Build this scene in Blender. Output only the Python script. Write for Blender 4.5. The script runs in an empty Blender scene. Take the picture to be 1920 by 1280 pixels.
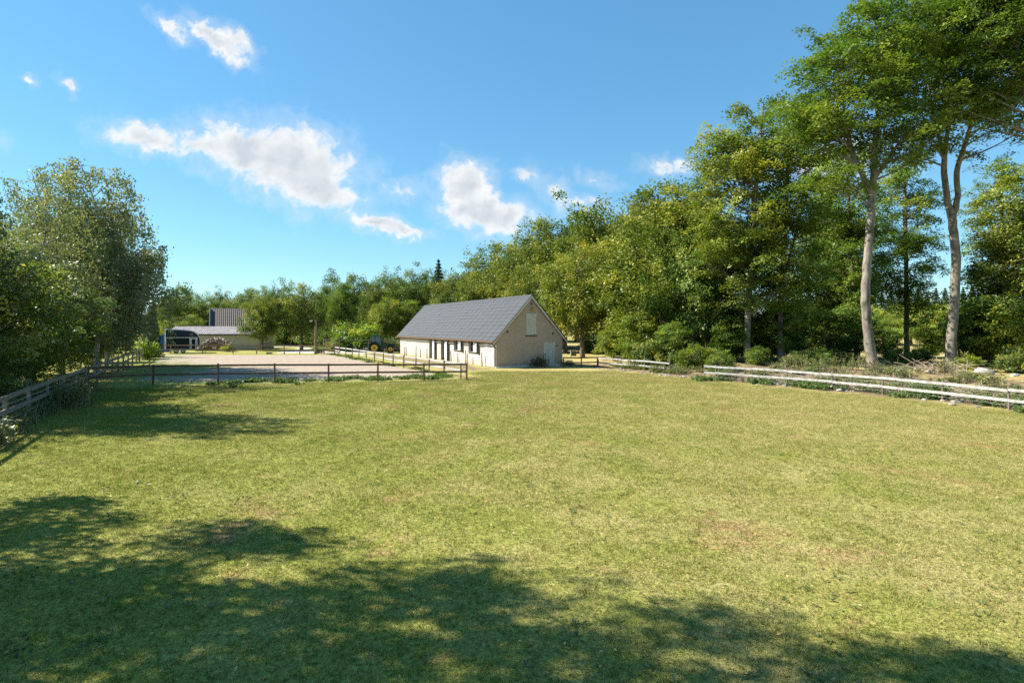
import bpy, math, random
import numpy as np
from mathutils import Vector

# ------------------------------------------------------------------ camera, sky, sun, exposure
S = bpy.context.scene
COL = S.collection
CAMH = 3.6
cam_d = bpy.data.cameras.new('camera')
cam_d.sensor_width = 36.0
cam_d.lens = 19.2
cam_d.shift_y = -0.0146
cam_d.clip_start = 0.05
cam_d.clip_end = 6000
cam = bpy.data.objects.new('camera', cam_d)
COL.objects.link(cam)
cam.location = (0, 0, CAMH)
cam.rotation_euler = (math.radians(90), 0, 0)
S.camera = cam

SUN = Vector((-1.15, 0.16, 1.0)).normalized()          # towards the sun
SUN_EL = math.asin(SUN.z)
SUN_ROT = math.atan2(SUN.x, SUN.y)
SKY_STRENGTH = 0.086
SUN_STRENGTH = 5.0
EXPOSURE = 1.35

S.view_settings.view_transform = 'Standard'
S.view_settings.look = 'None'
S.view_settings.exposure = EXPOSURE
S.view_settings.gamma = 1.0
S.view_settings.use_curve_mapping = False
S.cycles.use_denoising = False
S.cycles.sample_clamp_indirect = 4.0
S.cycles.max_bounces = 7
S.cycles.diffuse_bounces = 3
S.cycles.glossy_bounces = 3
S.cycles.transmission_bounces = 4
S.cycles.transparent_max_bounces = 6

def link(nt, a, b):
    nt.links.new(a, b)

def node(nt, typ, **kw):
    n = nt.nodes.new(typ)
    for k, v in kw.items():
        if k.startswith('i_'):
            n.inputs[int(k[2:])].default_value = v
        else:
            setattr(n, k, v)
    return n

def math_n(nt, op, a, b=None, c=None, clamp=False):
    n = nt.nodes.new('ShaderNodeMath')
    n.operation = op
    n.use_clamp = clamp
    for i, v in enumerate((a, b, c)):
        if v is None:
            continue
        if isinstance(v, (int, float)):
            n.inputs[i].default_value = v
        else:
            nt.links.new(v, n.inputs[i])
    return n.outputs[0]

def mix_col(nt, fac, a, b, mode='MIX'):
    n = nt.nodes.new('ShaderNodeMix')
    n.data_type = 'RGBA'
    n.blend_type = mode
    for sock, v in ((n.inputs[0], fac), (n.inputs[6], a), (n.inputs[7], b)):
        if isinstance(v, (int, float)):
            sock.default_value = v
        elif isinstance(v, (tuple, list)):
            sock.default_value = tuple(v) + ((1,) if len(v) == 3 else ())
        else:
            nt.links.new(v, sock)
    return n.outputs[2]

def smooth(nt, val, lo, hi):
    n = nt.nodes.new('ShaderNodeMapRange')
    n.interpolation_type = 'SMOOTHSTEP'
    nt.links.new(val, n.inputs[0])
    n.inputs[1].default_value = lo
    n.inputs[2].default_value = hi
    return n.outputs[0]

def noise_n(nt, vec, scale, detail=4, rough=0.55, dist=0.0):
    n = nt.nodes.new('ShaderNodeTexNoise')
    if vec is not None:
        nt.links.new(vec, n.inputs['Vector'])
    n.inputs['Scale'].default_value = scale
    n.inputs['Detail'].default_value = detail
    n.inputs['Roughness'].default_value = rough
    n.inputs['Distortion'].default_value = dist
    return n.outputs['Fac']

def build_world():
    w = bpy.data.worlds.new('World')
    S.world = w
    w.use_nodes = True
    nt = w.node_tree
    nt.nodes.clear()
    out = nt.nodes.new('ShaderNodeOutputWorld')
    bg = nt.nodes.new('ShaderNodeBackground')
    link(nt, bg.outputs[0], out.inputs[0])
    sky = nt.nodes.new('ShaderNodeTexSky')
    sky.sky_type = 'NISHITA'
    sky.sun_disc = False
    sky.sun_elevation = SUN_EL
    sky.sun_rotation = SUN_ROT
    sky.altitude = 50
    sky.air_density = 1.0
    sky.dust_density = 0.0
    sky.ozone_density = 1.6
    hs = nt.nodes.new('ShaderNodeHueSaturation')
    hs.inputs['Saturation'].default_value = 1.24
    hs.inputs['Value'].default_value = 1.0
    gm = nt.nodes.new('ShaderNodeGamma'); gm.inputs[1].default_value = 0.62
    link(nt, sky.outputs[0], gm.inputs[0])
    tint = mix_col(nt, 1.0, gm.outputs[0], (1.08, 1.42, 1.58), 'MULTIPLY')
    link(nt, tint, hs.inputs['Color'])
    # clouds, laid out on the dome by direction
    tc = nt.nodes.new('ShaderNodeTexCoord')
    sep = nt.nodes.new('ShaderNodeSeparateXYZ')
    link(nt, tc.outputs['Generated'], sep.inputs[0])
    yy = math_n(nt, 'MAXIMUM', sep.outputs[1], 0.02)
    u = math_n(nt, 'DIVIDE', sep.outputs[0], yy)
    v = math_n(nt, 'DIVIDE', sep.outputs[2], yy)
    comb = nt.nodes.new('ShaderNodeCombineXYZ')
    link(nt, u, comb.inputs[0]); link(nt, v, comb.inputs[1])
    # domain warp gives ragged edges
    def warp(vec, amt, sc):
        n = nt.nodes.new('ShaderNodeTexNoise')
        link(nt, vec, n.inputs['Vector'])
        n.inputs['Scale'].default_value = sc
        n.inputs['Detail'].default_value = 5
        n.inputs['Roughness'].default_value = 0.6
        sub = nt.nodes.new('ShaderNodeVectorMath'); sub.operation = 'SUBTRACT'
        link(nt, n.outputs['Color'], sub.inputs[0]); sub.inputs[1].default_value = (.5, .5, .5)
        mad = nt.nodes.new('ShaderNodeVectorMath'); mad.operation = 'MULTIPLY_ADD'
        link(nt, sub.outputs[0], mad.inputs[0]); mad.inputs[1].default_value = (amt, amt, 0)
        link(nt, vec, mad.inputs[2])
        return mad.outputs[0]
    uv = warp(warp(comb.outputs[0], 0.05, 9.0), 0.05, 30.0)
    # centre azimuth-tangent, elevation-tangent, radii, tilt (degrees, clockwise), weight
    lobes = [
        (-.405, .300, .130, .068, 20, 1.00), (-.480, .322, .120, .050, 12, .95), (-.560, .336, .075, .032, 14, .85),
        (-.670, .345, .085, .026, 10, .80), (-.350, .258, .080, .040, 25, .95), (-.305, .245, .060, .022, 10, .55),
        (-.195, .250, .060, .018, -8, .48),
        (-.085, .255, .048, .052, 0, 1.0), (-.050, .205, .080, .034, 8, .95), (-.010, .200, .050, .030, 0, .9), (-.090, .210, .05, .03, 0, .8),
        (-.238, .186, .055, .019, 14, .85), (-.200, .172, .050, .013, 10, .8),
        (-.540, .525, .075, .020, 38, .88), (-.570, .538, .060, .016, 18, .75), (-.505, .520, .04, .02, 40, .6), (-.630, .545, .045, .012, 35, .6),
        (-.815, .444, .022, .014, 20, .72), (-.880, .455, .015, .006, 30, .4),
        (.283, .290, .050, .016, 4, .62), (.080, .246, .050, .022, 45, .52), (.125, .232, .060, .012, 8, .5), (.025, .278, .030, .010, -12, .5),
        (.155, .272, .03, .012, 20, .38), (.60, .30, .10, .04, 0, .62), (-.99, .34, .05, .02, 0, .6),
    ]
    field = None
    for (cu, cv, ru, rv, ang, wt) in lobes:
        m = nt.nodes.new('ShaderNodeMapping')
        m.vector_type = 'TEXTURE'
        m.inputs['Location'].default_value = (cu, cv, 0)
        m.inputs['Rotation'].default_value = (0, 0, -math.radians(ang))
        m.inputs['Scale'].default_value = (ru * 1.32, rv * 1.42, 1)
        link(nt, uv, m.inputs['Vector'])
        ln = nt.nodes.new('ShaderNodeVectorMath'); ln.operation = 'LENGTH'
        link(nt, m.outputs[0], ln.inputs[0])
        val = math_n(nt, 'MULTIPLY_ADD', ln.outputs['Value'], -wt, wt)
        field = val if field is None else math_n(nt, 'SMOOTH_MAX', field, val, 0.12)
    fine = noise_n(nt, comb.outputs[0], 22.0, 9, 0.62, 0.4)
    fld = math_n(nt, 'ADD', field, math_n(nt, 'MULTIPLY', math_n(nt, 'SUBTRACT', fine, 0.5), 1.15))
    mask = smooth(nt, fld, 0.13, 0.58)
    front = smooth(nt, sep.outputs[1], 0.05, 0.2)
    veil = math_n(nt, 'MULTIPLY', smooth(nt, fld, -0.22, 0.45), 0.28)
    mask = math_n(nt, 'MAXIMUM', mask, veil)
    mask = math_n(nt, 'MULTIPLY', mask, front)
    # billow relief seen from the sun's side
    off = nt.nodes.new('ShaderNodeVectorMath'); off.operation = 'ADD'
    link(nt, comb.outputs[0], off.inputs[0]); off.inputs[1].default_value = (-.012, .012, 0)
    f1 = noise_n(nt, comb.outputs[0], 16.0, 6, 0.5)
    f2 = noise_n(nt, off.outputs[0], 16.0, 6, 0.5)
    rel = math_n(nt, 'SUBTRACT', f1, f2)
    thick = smooth(nt, field, 0.34, 0.85)
    br = math_n(nt, 'ADD', math_n(nt, 'MULTIPLY_ADD', thick, -0.75, 1.05), math_n(nt, 'MULTIPLY', rel, 1.7))
    br = math_n(nt, 'MINIMUM', math_n(nt, 'MAXIMUM', br, 0.12), 1.0)
    ccol = mix_col(nt, br, (2.8, 3.05, 3.35), (4.5, 4.55, 4.55))
    col = mix_col(nt, math_n(nt, 'MULTIPLY', mask, 0.95), hs.outputs[0], ccol)
    link(nt, col, bg.inputs[0])
    bg.inputs[1].default_value = SKY_STRENGTH
build_world()

sl = bpy.data.lights.new('sun', 'SUN')
sl.energy = SUN_STRENGTH
sl.angle = math.radians(0.42)
sl.color = (1.0, 0.945, 0.85)
so = bpy.data.objects.new('sun', sl)
COL.objects.link(so)
so.rotation_euler = (-SUN).to_track_quat('-Z', 'Y').to_euler()
so.location = SUN * 80

# ------------------------------------------------------------------ helpers
rng = np.random.default_rng(7)
random.seed(7)

def tag(o, label=None, cat=None, group=None, kind=None):
    if label: o['label'] = label
    if cat: o['category'] = cat
    if group: o['group'] = group
    if kind: o['kind'] = kind
    return o

def empty(name, loc=(0, 0, 0), rz=0.0):
    o = bpy.data.objects.new(name, None)
    o.empty_display_size = 0.3
    COL.objects.link(o)
    o.location = loc
    o.rotation_euler = (0, 0, rz)
    return o

def link_obj(name, mesh, parent=None, loc=None, rot=None, scale=None):
    o = bpy.data.objects.new(name, mesh)
    COL.objects.link(o)
    if parent is not None: o.parent = parent
    if loc is not None: o.location = loc
    if rot is not None: o.rotation_euler = rot
    if scale is not None: o.scale = scale
    return o

class MB:
    """collects shapes, builds them as one mesh"""
    def __init__(self):
        self.v = []; self.f = []
    def add(self, vs, fs):
        n = len(self.v)
        self.v += [tuple(map(float, p)) for p in vs]
        self.f += [tuple(int(i) + n for i in q) for q in fs]
        return self
    def box(self, x0, x1, y0, y1, z0, z1):
        vs = [(x0, y0, z0), (x1, y0, z0), (x1, y1, z0), (x0, y1, z0), (x0, y0, z1), (x1, y0, z1), (x1, y1, z1), (x0, y1, z1)]
        return self.add(vs, [(0, 3, 2, 1), (4, 5, 6, 7), (0, 1, 5, 4), (1, 2, 6, 5), (2, 3, 7, 6), (3, 0, 4, 7)])
    def bar(self, a, b, w, h, up=(0, 0, 1)):
        """rectangular bar from a to b, w across, h along up"""
        a = Vector(a); b = Vector(b); d = (b - a).normalized()
        s = d.cross(Vector(up)).normalized(); u = s.cross(d).normalized()
        vs = []
        for p in (a, b):
            for i, j in ((-1, -1), (1, -1), (1, 1), (-1, 1)):
                vs.append(p + s * (i * w / 2) + u * (j * h / 2))
        return self.add(vs, [(0, 1, 2, 3), (7, 6, 5, 4), (0, 4, 5, 1), (1, 5, 6, 2), (2, 6, 7, 3), (3, 7, 4, 0)])
    def tube(self, pts, rad, n=8, cap=True):
        v, f = tube_np(np.array(pts, float), np.array(rad, float), n, cap)
        return self.add(v, f)
    def prism(self, poly, y0, y1, axis='y'):
        """polygon (list of 2D points) extruded along an axis"""
        n = len(poly); vs = []
        for y in (y0, y1):
            for (p, q) in poly:
                vs.append({'y': (p, y, q), 'x': (y, p, q), 'z': (p, q, y)}[axis])
        fs = [tuple(range(n)), tuple(range(2 * n - 1, n - 1, -1))]
        for i in range(n):
            j = (i + 1) % n
            fs.append((i, i + n, j + n, j))
        return self.add(vs, fs)
    def mesh(self, name, mat, smooth_shade=False):
        m = bpy.data.meshes.new(name)
        m.from_pydata(self.v, [], self.f)
        m.validate()
        m.update()
        fix_normals(m)
        if mat: m.materials.append(mat)
        if smooth_shade:
            m.polygons.foreach_set('use_smooth', [True] * len(m.polygons))
        return m
    def build(self, name, mat, parent=None, loc=None, rot=None, smooth_shade=False):
        return link_obj(name, self.mesh(name, mat, smooth_shade), parent, loc, rot)

def fix_normals(m):
    import bmesh
    bm = bmesh.new(); bm.from_mesh(m)
    bmesh.ops.recalc_face_normals(bm, faces=bm.faces)
    bm.to_mesh(m); bm.free()

def tube_np(P, R, n=8, cap=True):
    k = len(P)
    T = np.gradient(P, axis=0)
    T /= np.linalg.norm(T, axis=1, keepdims=True) + 1e-9
    ref = np.array([1.0, 0.13, 0.0]) if abs(T[:, 2]).mean() > .7 else np.array([0.1, 0.05, 1.0])
    A = np.cross(T, ref); A /= np.linalg.norm(A, axis=1, keepdims=True) + 1e-9
    B = np.cross(T, A)
    th = np.arange(n) / n * 2 * np.pi
    V = P[:, None, :] + R[:, None, None] * (np.cos(th)[None, :, None] * A[:, None, :] + np.sin(th)[None, :, None] * B[:, None, :])
    V = V.reshape(-1, 3)
    F = []
    for i in range(k - 1):
        for j in range(n):
            j2 = (j + 1) % n
            F.append((i * n + j, i * n + j2, (i + 1) * n + j2, (i + 1) * n + j))
    if cap:
        F.append(tuple(range(n - 1, -1, -1)))
        F.append(tuple(range((k - 1) * n, k * n)))
    return V, F

def quads_mesh(name, V, mat, rnd=None, tri=False):
    """V: (N,4,3) or (N,3,3) array of separate faces"""
    N, k = V.shape[0], V.shape[1]
    m = bpy.data.meshes.new(name)
    m.vertices.add(N * k)
    m.vertices.foreach_set('co', V.astype(np.float32).ravel())
    m.loops.add(N * k)
    m.loops.foreach_set('vertex_index', np.arange(N * k, dtype=np.int32))
    m.polygons.add(N)
    m.polygons.foreach_set('loop_start', np.arange(0, N * k, k, dtype=np.int32))
    m.update(calc_edges=True)
    if rnd is not None:
        a = m.attributes.new('rnd', 'FLOAT', 'FACE')
        a.data.foreach_set('value', rnd.astype(np.float32))
    m.materials.append(mat)
    return m

def ss(x, lo, hi):
    t = np.clip((np.asarray(x, float) - lo) / (hi - lo), 0, 1)
    return t * t * (3 - 2 * t)

def G(px, py):
    """ground point seen at a photograph position (level ground)"""
    y = CAMH * 1024.0 / (py - 612.0)
    return (px - 960.0) / 1024.0 * y, y

def X(px, y):
    return (px - 960.0) / 1024.0 * y

def Z(py, y):
    return CAMH - (py - 612.0) / 1024.0 * y

def bank(x, y):
    """ground height: level field, low rubble bank behind the right-hand fence"""
    x = np.asarray(x, float); y = np.asarray(y, float)
    s = (x - 13) * .846 + (y - 36.9) * .534
    hgt = .55 * ss(s, 2.2, 9.5) * (1 - ss(y, 52, 66))
    lump = .10 * np.sin(x * 1.3 + y * .7) * np.sin(y * 1.1 - x * .4) + .06 * np.sin(x * 2.9) * np.sin(y * 2.3)
    return hgt + lump * ss(s, 1.0, 5.0) * (1 - ss(s, 14, 22))

# ------------------------------------------------------------------ materials
def new_mat(name):
    m = bpy.data.materials.new(name)
    m.use_nodes = True
    nt = m.node_tree
    nt.nodes.clear()
    out = nt.nodes.new('ShaderNodeOutputMaterial')
    return m, nt, out

def simple_mat(name, c1, c2=None, scale=6.0, rough=0.7, bump=0.15, metallic=0.0, spec=0.4, stretch=(1, 1, 1), detail=6, bdist=.02, splash=None):
    m, nt, out = new_mat(name)
    p = nt.nodes.new('ShaderNodeBsdfPrincipled')
    link(nt, p.outputs[0], out.inputs[0])
    tc = nt.nodes.new('ShaderNodeTexCoord')
    mp = nt.nodes.new('ShaderNodeMapping')
    mp.inputs['Scale'].default_value = stretch
    link(nt, tc.outputs['Object'], mp.inputs[0])
    c2 = c2 or tuple(x * .7 for x in c1)
    f = noise_n(nt, mp.outputs[0], scale, detail, .62)
    f2 = smooth(nt, f, .32, .68)
    base = mix_col(nt, f2, c2, c1)
    if splash:
        # mud splashed up from the ground and streaks of grime, in patches
        sp = nt.nodes.new('ShaderNodeSeparateXYZ'); link(nt, tc.outputs['Object'], sp.inputs[0])
        ms = nt.nodes.new('ShaderNodeMapping'); ms.inputs['Scale'].default_value = (3, 3, .35)
        link(nt, tc.outputs['Object'], ms.inputs[0])
        st = noise_n(nt, ms.outputs[0], 1.6, 6, .65)
        lowz = math_n(nt, 'MULTIPLY_ADD', sp.outputs[2], -1.1, .62)
        d = math_n(nt, 'ADD', math_n(nt, 'MAXIMUM', lowz, -.12), math_n(nt, 'MULTIPLY', math_n(nt, 'SUBTRACT', st, .5), 1.3))
        base = mix_col(nt, math_n(nt, 'MULTIPLY', smooth(nt, d, .05, .6), .75), base, splash)
    link(nt, base, p.inputs['Base Color'])
    p.inputs['Roughness'].default_value = rough
    p.inputs['Metallic'].default_value = metallic
    p.inputs['Specular IOR Level'].default_value = spec
    if bump:
        b = nt.nodes.new('ShaderNodeBump')
        b.inputs['Strength'].default_value = bump
        b.inputs['Distance'].default_value = bdist
        link(nt, f, b.inputs['Height'])
        link(nt, b.outputs[0], p.inputs['Normal'])
    return m

def leaf_mat(name, dark, mid, light, trans=.38, gloss=.022):
    m, nt, out = new_mat(name)
    at = nt.nodes.new('ShaderNodeAttribute'); at.attribute_name = 'rnd'
    cr = nt.nodes.new('ShaderNodeValToRGB')
    e = cr.color_ramp.elements
    e[0].position = 0.0; e[0].color = dark + (1,)
    e[1].position = 1.0; e[1].color = light + (1,)
    k = e.new(.5); k.color = mid + (1,)
    link(nt, at.outputs['Fac'], cr.inputs[0])
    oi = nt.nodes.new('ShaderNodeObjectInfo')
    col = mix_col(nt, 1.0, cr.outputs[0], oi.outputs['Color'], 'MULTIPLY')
    d = nt.nodes.new('ShaderNodeBsdfDiffuse'); link(nt, col, d.inputs[0])
    t = nt.nodes.new('ShaderNodeBsdfTranslucent')
    link(nt, mix_col(nt, 1.0, col, (1.25, 1.2, .55), 'MULTIPLY'), t.inputs[0])
    mx = nt.nodes.new('ShaderNodeMixShader'); mx.inputs[0].default_value = trans
    link(nt, d.outputs[0], mx.inputs[1]); link(nt, t.outputs[0], mx.inputs[2])
    g = nt.nodes.new('ShaderNodeBsdfGlossy'); g.inputs['Roughness'].default_value = .5
    g.inputs[0].default_value = (1, 1, 1, 1)
    m2 = nt.nodes.new('ShaderNodeMixShader'); m2.inputs[0].default_value = gloss
    link(nt, mx.outputs[0], m2.inputs[1]); link(nt, g.outputs[0], m2.inputs[2])
    link(nt, m2.outputs[0], out.inputs[0])
    return m

def ground_colour(nt):
    """colour of the turf at a place in the world: green, dry and worn areas"""
    ge = nt.nodes.new('ShaderNodeNewGeometry')
    pos = ge.outputs['Position']
    sep = nt.nodes.new('ShaderNodeSeparateXYZ'); link(nt, pos, sep.inputs[0])
    big = noise_n(nt, pos, .11, 3, .5)
    med = noise_n(nt, pos, .55, 5, .6)
    sml = noise_n(nt, pos, 2.6, 5, .65)
    # drier to the right and towards the barn
    gx = smooth(nt, math_n(nt, 'ADD', sep.outputs[0], math_n(nt, 'MULTIPLY', sep.outputs[1], .35)), -9.0, 24.0)
    dry = math_n(nt, 'ADD', math_n(nt, 'MULTIPLY', gx, .34), math_n(nt, 'MULTIPLY', big, .62))
    dry = math_n(nt, 'ADD', dry, math_n(nt, 'MULTIPLY', math_n(nt, 'SUBTRACT', med, .5), .85))
    dryf = smooth(nt, dry, .24, .80)
    c = mix_col(nt, dryf, (.238, .238, .048), (.378, .302, .130))
    c = mix_col(nt, math_n(nt, 'MULTIPLY', smooth(nt, sml, .50, .80), .35), c, (.16, .195, .04))
    worn = math_n(nt, 'ADD', math_n(nt, 'MULTIPLY', noise_n(nt, pos, .34, 4, .6, .6), .75), math_n(nt, 'MULTIPLY', sml, .35))
    c = mix_col(nt, math_n(nt, 'MULTIPLY', smooth(nt, worn, .60, .72), .8), c, (.36, .225, .105))
    grain = noise_n(nt, pos, 15.0, 5, .8)
    lum = math_n(nt, 'MULTIPLY_ADD', smooth(nt, grain, .33, .67), 1.1, .48)
    gv = nt.nodes.new('ShaderNodeVectorMath'); gv.operation = 'SCALE'
    link(nt, c, gv.inputs[0]); link(nt, lum, gv.inputs['Scale'])
    c = gv.outputs[0]
    return c, pos, sml

def build_ground_mat():
    m, nt, out = new_mat('turf_ground')
    p = nt.nodes.new('ShaderNodeBsdfPrincipled'); link(nt, p.outputs[0], out.inputs[0])
    c, pos, sml = ground_colour(nt)
    fine = noise_n(nt, pos, 14.0, 6, .75)
    sp = noise_n(nt, pos, 11.0, 9, .85)
    c = mix_col(nt, smooth(nt, sp, .36, .50), mix_col(nt, 1.0, c, (.38, .42, .36), 'MULTIPLY'), c)
    c = mix_col(nt, math_n(nt, 'MULTIPLY', smooth(nt, sp, .54, .70), .6), c, (.50, .42, .15))
    at = nt.nodes.new('ShaderNodeAttribute'); at.attribute_name = 'dirt'
    d = math_n(nt, 'ADD', at.outputs['Fac'], math_n(nt, 'MULTIPLY', math_n(nt, 'SUBTRACT', noise_n(nt, pos, 1.1, 6, .65), .5), 1.3))
    earth = mix_col(nt, smooth(nt, noise_n(nt, pos, 6.0, 6, .7), .35, .68), (.085, .056, .036), (.27, .195, .13))
    c = mix_col(nt, smooth(nt, d, .38, .68), c, earth)
    link(nt, c, p.inputs['Base Color'])
    p.inputs['Roughness'].default_value = .95
    p.inputs['Specular IOR Level'].default_value = .15
    b = nt.nodes.new('ShaderNodeBump'); b.inputs['Strength'].default_value = .7; b.inputs['Distance'].default_value = .04
    hgt = math_n(nt, 'ADD', sp, math_n(nt, 'MULTIPLY', fine, .6))
    link(nt, hgt, b.inputs['Height']); link(nt, b.outputs[0], p.inputs['Normal'])
    return m

def build_grass_mat():
    m, nt, out = new_mat('grass_blades')
    c, pos, sml = ground_colour(nt)
    at = nt.nodes.new('ShaderNodeAttribute'); at.attribute_name = 'rnd'
    c2 = mix_col(nt, smooth(nt, at.outputs['Fac'], .45, 1.0), mix_col(nt, 1.0, c, (.55, .74, .48), 'MULTIPLY'), mix_col(nt, .5, c, (.62, .52, .20)))
    d = nt.nodes.new('ShaderNodeBsdfDiffuse'); link(nt, c2, d.inputs[0])
    t = nt.nodes.new('ShaderNodeBsdfTranslucent'); link(nt, c2, t.inputs[0])
    mx = nt.nodes.new('ShaderNodeMixShader'); mx.inputs[0].default_value = .3
    link(nt, d.outputs[0], mx.inputs[1]); link(nt, t.outputs[0], mx.inputs[2])
    link(nt, mx.outputs[0], out.inputs[0])
    return m

def build_sand_mat():
    m, nt, out = new_mat('arena_sand')
    p = nt.nodes.new('ShaderNodeBsdfPrincipled'); link(nt, p.outputs[0], out.inputs[0])
    ge = nt.nodes.new('ShaderNodeNewGeometry'); pos = ge.outputs['Position']
    f = noise_n(nt, pos, 2.2, 8, .7)
    sand = mix_col(nt, smooth(nt, f, .36, .66), (.25, .195, .145), (.385, .315, .245))
    at = nt.nodes.new('ShaderNodeAttribute'); at.attribute_name = 'weed'
    g = math_n(nt, 'ADD', at.outputs['Fac'], math_n(nt, 'MULTIPLY', math_n(nt, 'SUBTRACT', noise_n(nt, pos, .8, 7, .68), .5), 1.8))
    grass = mix_col(nt, smooth(nt, noise_n(nt, pos, 5.0, 5, .7), .4, .65), (.10, .15, .03), (.26, .25, .07))
    link(nt, mix_col(nt, smooth(nt, g, .42, .66), sand, grass), p.inputs['Base Color'])
    p.inputs['Roughness'].default_value = .95
    p.inputs['Specular IOR Level'].default_value = .15
    b = nt.nodes.new('ShaderNodeBump'); b.inputs['Strength'].default_value = .8; b.inputs['Distance'].default_value = .05
    link(nt, noise_n(nt, pos, 4.0, 7, .75), b.inputs['Height']); link(nt, b.outputs[0], p.inputs['Normal'])
    return m

def bark_mat(name, c1, c2, patch=None, stretch=(1, 1, .25), scale=5.0):
    m, nt, out = new_mat(name)
    p = nt.nodes.new('ShaderNodeBsdfPrincipled'); link(nt, p.outputs[0], out.inputs[0])
    tc = nt.nodes.new('ShaderNodeTexCoord')
    mp = nt.nodes.new('ShaderNodeMapping'); mp.inputs['Scale'].default_value = stretch
    link(nt, tc.outputs['Object'], mp.inputs[0])
    f = noise_n(nt, mp.outputs[0], scale, 7, .68)
    c = mix_col(nt, smooth(nt, f, .34, .66), c2, c1)
    if patch:
        g = noise_n(nt, tc.outputs['Object'], 1.6, 5, .65)
        c = mix_col(nt, smooth(nt, g, .52, .66), c, patch)
    link(nt, c, p.inputs['Base Color'])
    p.inputs['Roughness'].default_value = .9
    p.inputs['Specular IOR Level'].default_value = .2
    b = nt.nodes.new('ShaderNodeBump'); b.inputs['Strength'].default_value = .6; b.inputs['Distance'].default_value = .03
    link(nt, f, b.inputs['Height']); link(nt, b.outputs[0], p.inputs['Normal'])
    return m

def glass_mat(name, c=(.02, .03, .035)):
    m, nt, out = new_mat(name)
    p = nt.nodes.new('ShaderNodeBsdfPrincipled'); link(nt, p.outputs[0], out.inputs[0])
    p.inputs['Base Color'].default_value = c + (1,)
    p.inputs['Roughness'].default_value = .06
    p.inputs['Specular IOR Level'].default_value = .7
    return m

M = {}
M['ground'] = build_ground_mat()
M['grass'] = build_grass_mat()
M['sand'] = build_sand_mat()
M['gravel'] = simple_mat('gravel', (.50, .45, .39), (.33, .29, .24), 9, .95, .5)
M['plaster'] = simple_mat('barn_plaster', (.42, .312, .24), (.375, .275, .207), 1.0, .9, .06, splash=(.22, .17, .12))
M['whitewall'] = simple_mat('barn_side_wall', (.50, .465, .415), (.38, .335, .28), 1.3, .9, .3, stretch=(1, .6, 1.4), splash=(.36, .29, .21))
M['door'] = simple_mat('door_paint', (.50, .475, .42), (.43, .40, .35), 3, .6, .08)
M['bigdoor'] = simple_mat('flaking_door_paint', (.55, .54, .51), (.30, .275, .24), 2.3, .7, .2, detail=9)
M['shutter'] = simple_mat('shutter_paint', (.50, .535, .55), (.42, .45, .46), 3, .55, .08)
M['trim'] = simple_mat('trim_paint', (.60, .55, .50), (.45, .41, .36), 3, .7, .1)
M['frame'] = simple_mat('brown_frame', (.10, .062, .04), (.06, .04, .03), 6, .8, .2)
M['soffit'] = simple_mat('raw_eave_wood', (.23, .13, .07), (.12, .07, .04), 5, .85, .2)
M['tile'] = simple_mat('grey_roof_tile', (.050, .056, .064), (.032, .036, .042), 1.1, .7, .15, spec=.35)
M['gutter'] = simple_mat('black_steel', (.03, .03, .032), (.02, .02, .02), 8, .45, .05)
M['dark'] = simple_mat('painted_interior_dark', (.03, .025, .02), None, 4, .95, 0)  # near-black colour, paints the darkness inside the openings
M['oldwood'] = simple_mat('weathered_grey_wood', (.25, .215, .172), (.135, .115, .09), 7, .88, .35, stretch=(1, 1, 1))
M['brownwood'] = simple_mat('brown_stained_wood', (.155, .095, .060), (.085, .052, .034), 6, .8, .3)
M['redwood'] = simple_mat('pale_brown_wood', (.27, .16, .10), (.15, .09, .06), 6, .8, .3)
M['postwood'] = simple_mat('bare_post_wood', (.22, .165, .115), (.11, .085, .06), 7, .9, .35)
M['whiterail'] = simple_mat('worn_white_paint', (.44, .425, .41), (.24, .225, .20), 4.5, .7, .2, detail=9)
M['wire'] = simple_mat('wire', (.45, .45, .44), (.3, .3, .3), 8, .4, 0, metallic=.6)
M['stone'] = simple_mat('pale_stone', (.40, .375, .34), (.20, .185, .16), 3.0, .9, .6, bdist=.05)
M['twig'] = simple_mat('dry_brushwood', (.42, .33, .25), (.22, .16, .11), 4, .9, .2)
M['beechbark'] = bark_mat('beech_bark', (.27, .235, .19), (.12, .10, .08), (.075, .078, .048))
M['brownbark'] = bark_mat('brown_bark', (.20, .16, .12), (.10, .08, .06), (.09, .09, .05))
M['birchbark'] = bark_mat('birch_bark', (.52, .49, .45), (.22, .20, .18), (.07, .06, .055), (1, 1, 2.2), 3.5)
M['beech'] = leaf_mat('beech_leaves', (0.0675, 0.132, 0.024), (0.1575, 0.225, 0.039), (0.29, 0.325, 0.060), .34)
M['broad'] = leaf_mat('broad_leaves', (0.055, 0.105, 0.022), (0.135, 0.185, 0.038), (0.31, 0.31, 0.075), .32)
M['hazel'] = leaf_mat('hazel_leaves', (0.064, 0.12, 0.024), (0.155, 0.215, 0.042), (0.40, 0.38, 0.085), .42, .05)
M['birch'] = leaf_mat('birch_leaves', (0.1013, 0.1418, 0.0486), (0.1823, 0.216, 0.0756), (0.2835, 0.2767, 0.1148), .36, .05)
M['spruce'] = leaf_mat('spruce_needles', (.020, .040, .018), (.036, .062, .026), (.065, .090, .035), .12, .04)
M['weed'] = leaf_mat('weed_leaves', (.06, .10, .022), (.13, .165, .045), (.30, .27, .13), .35, .04)
M['fallen'] = leaf_mat('fallen_leaf', (.28, .11, .03), (.46, .27, .05), (.55, .42, .16), .2, .03)
M['clod'] = simple_mat('dark_soil', (.085, .055, .038), (.04, .028, .02), 12, .95, .4)

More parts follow.
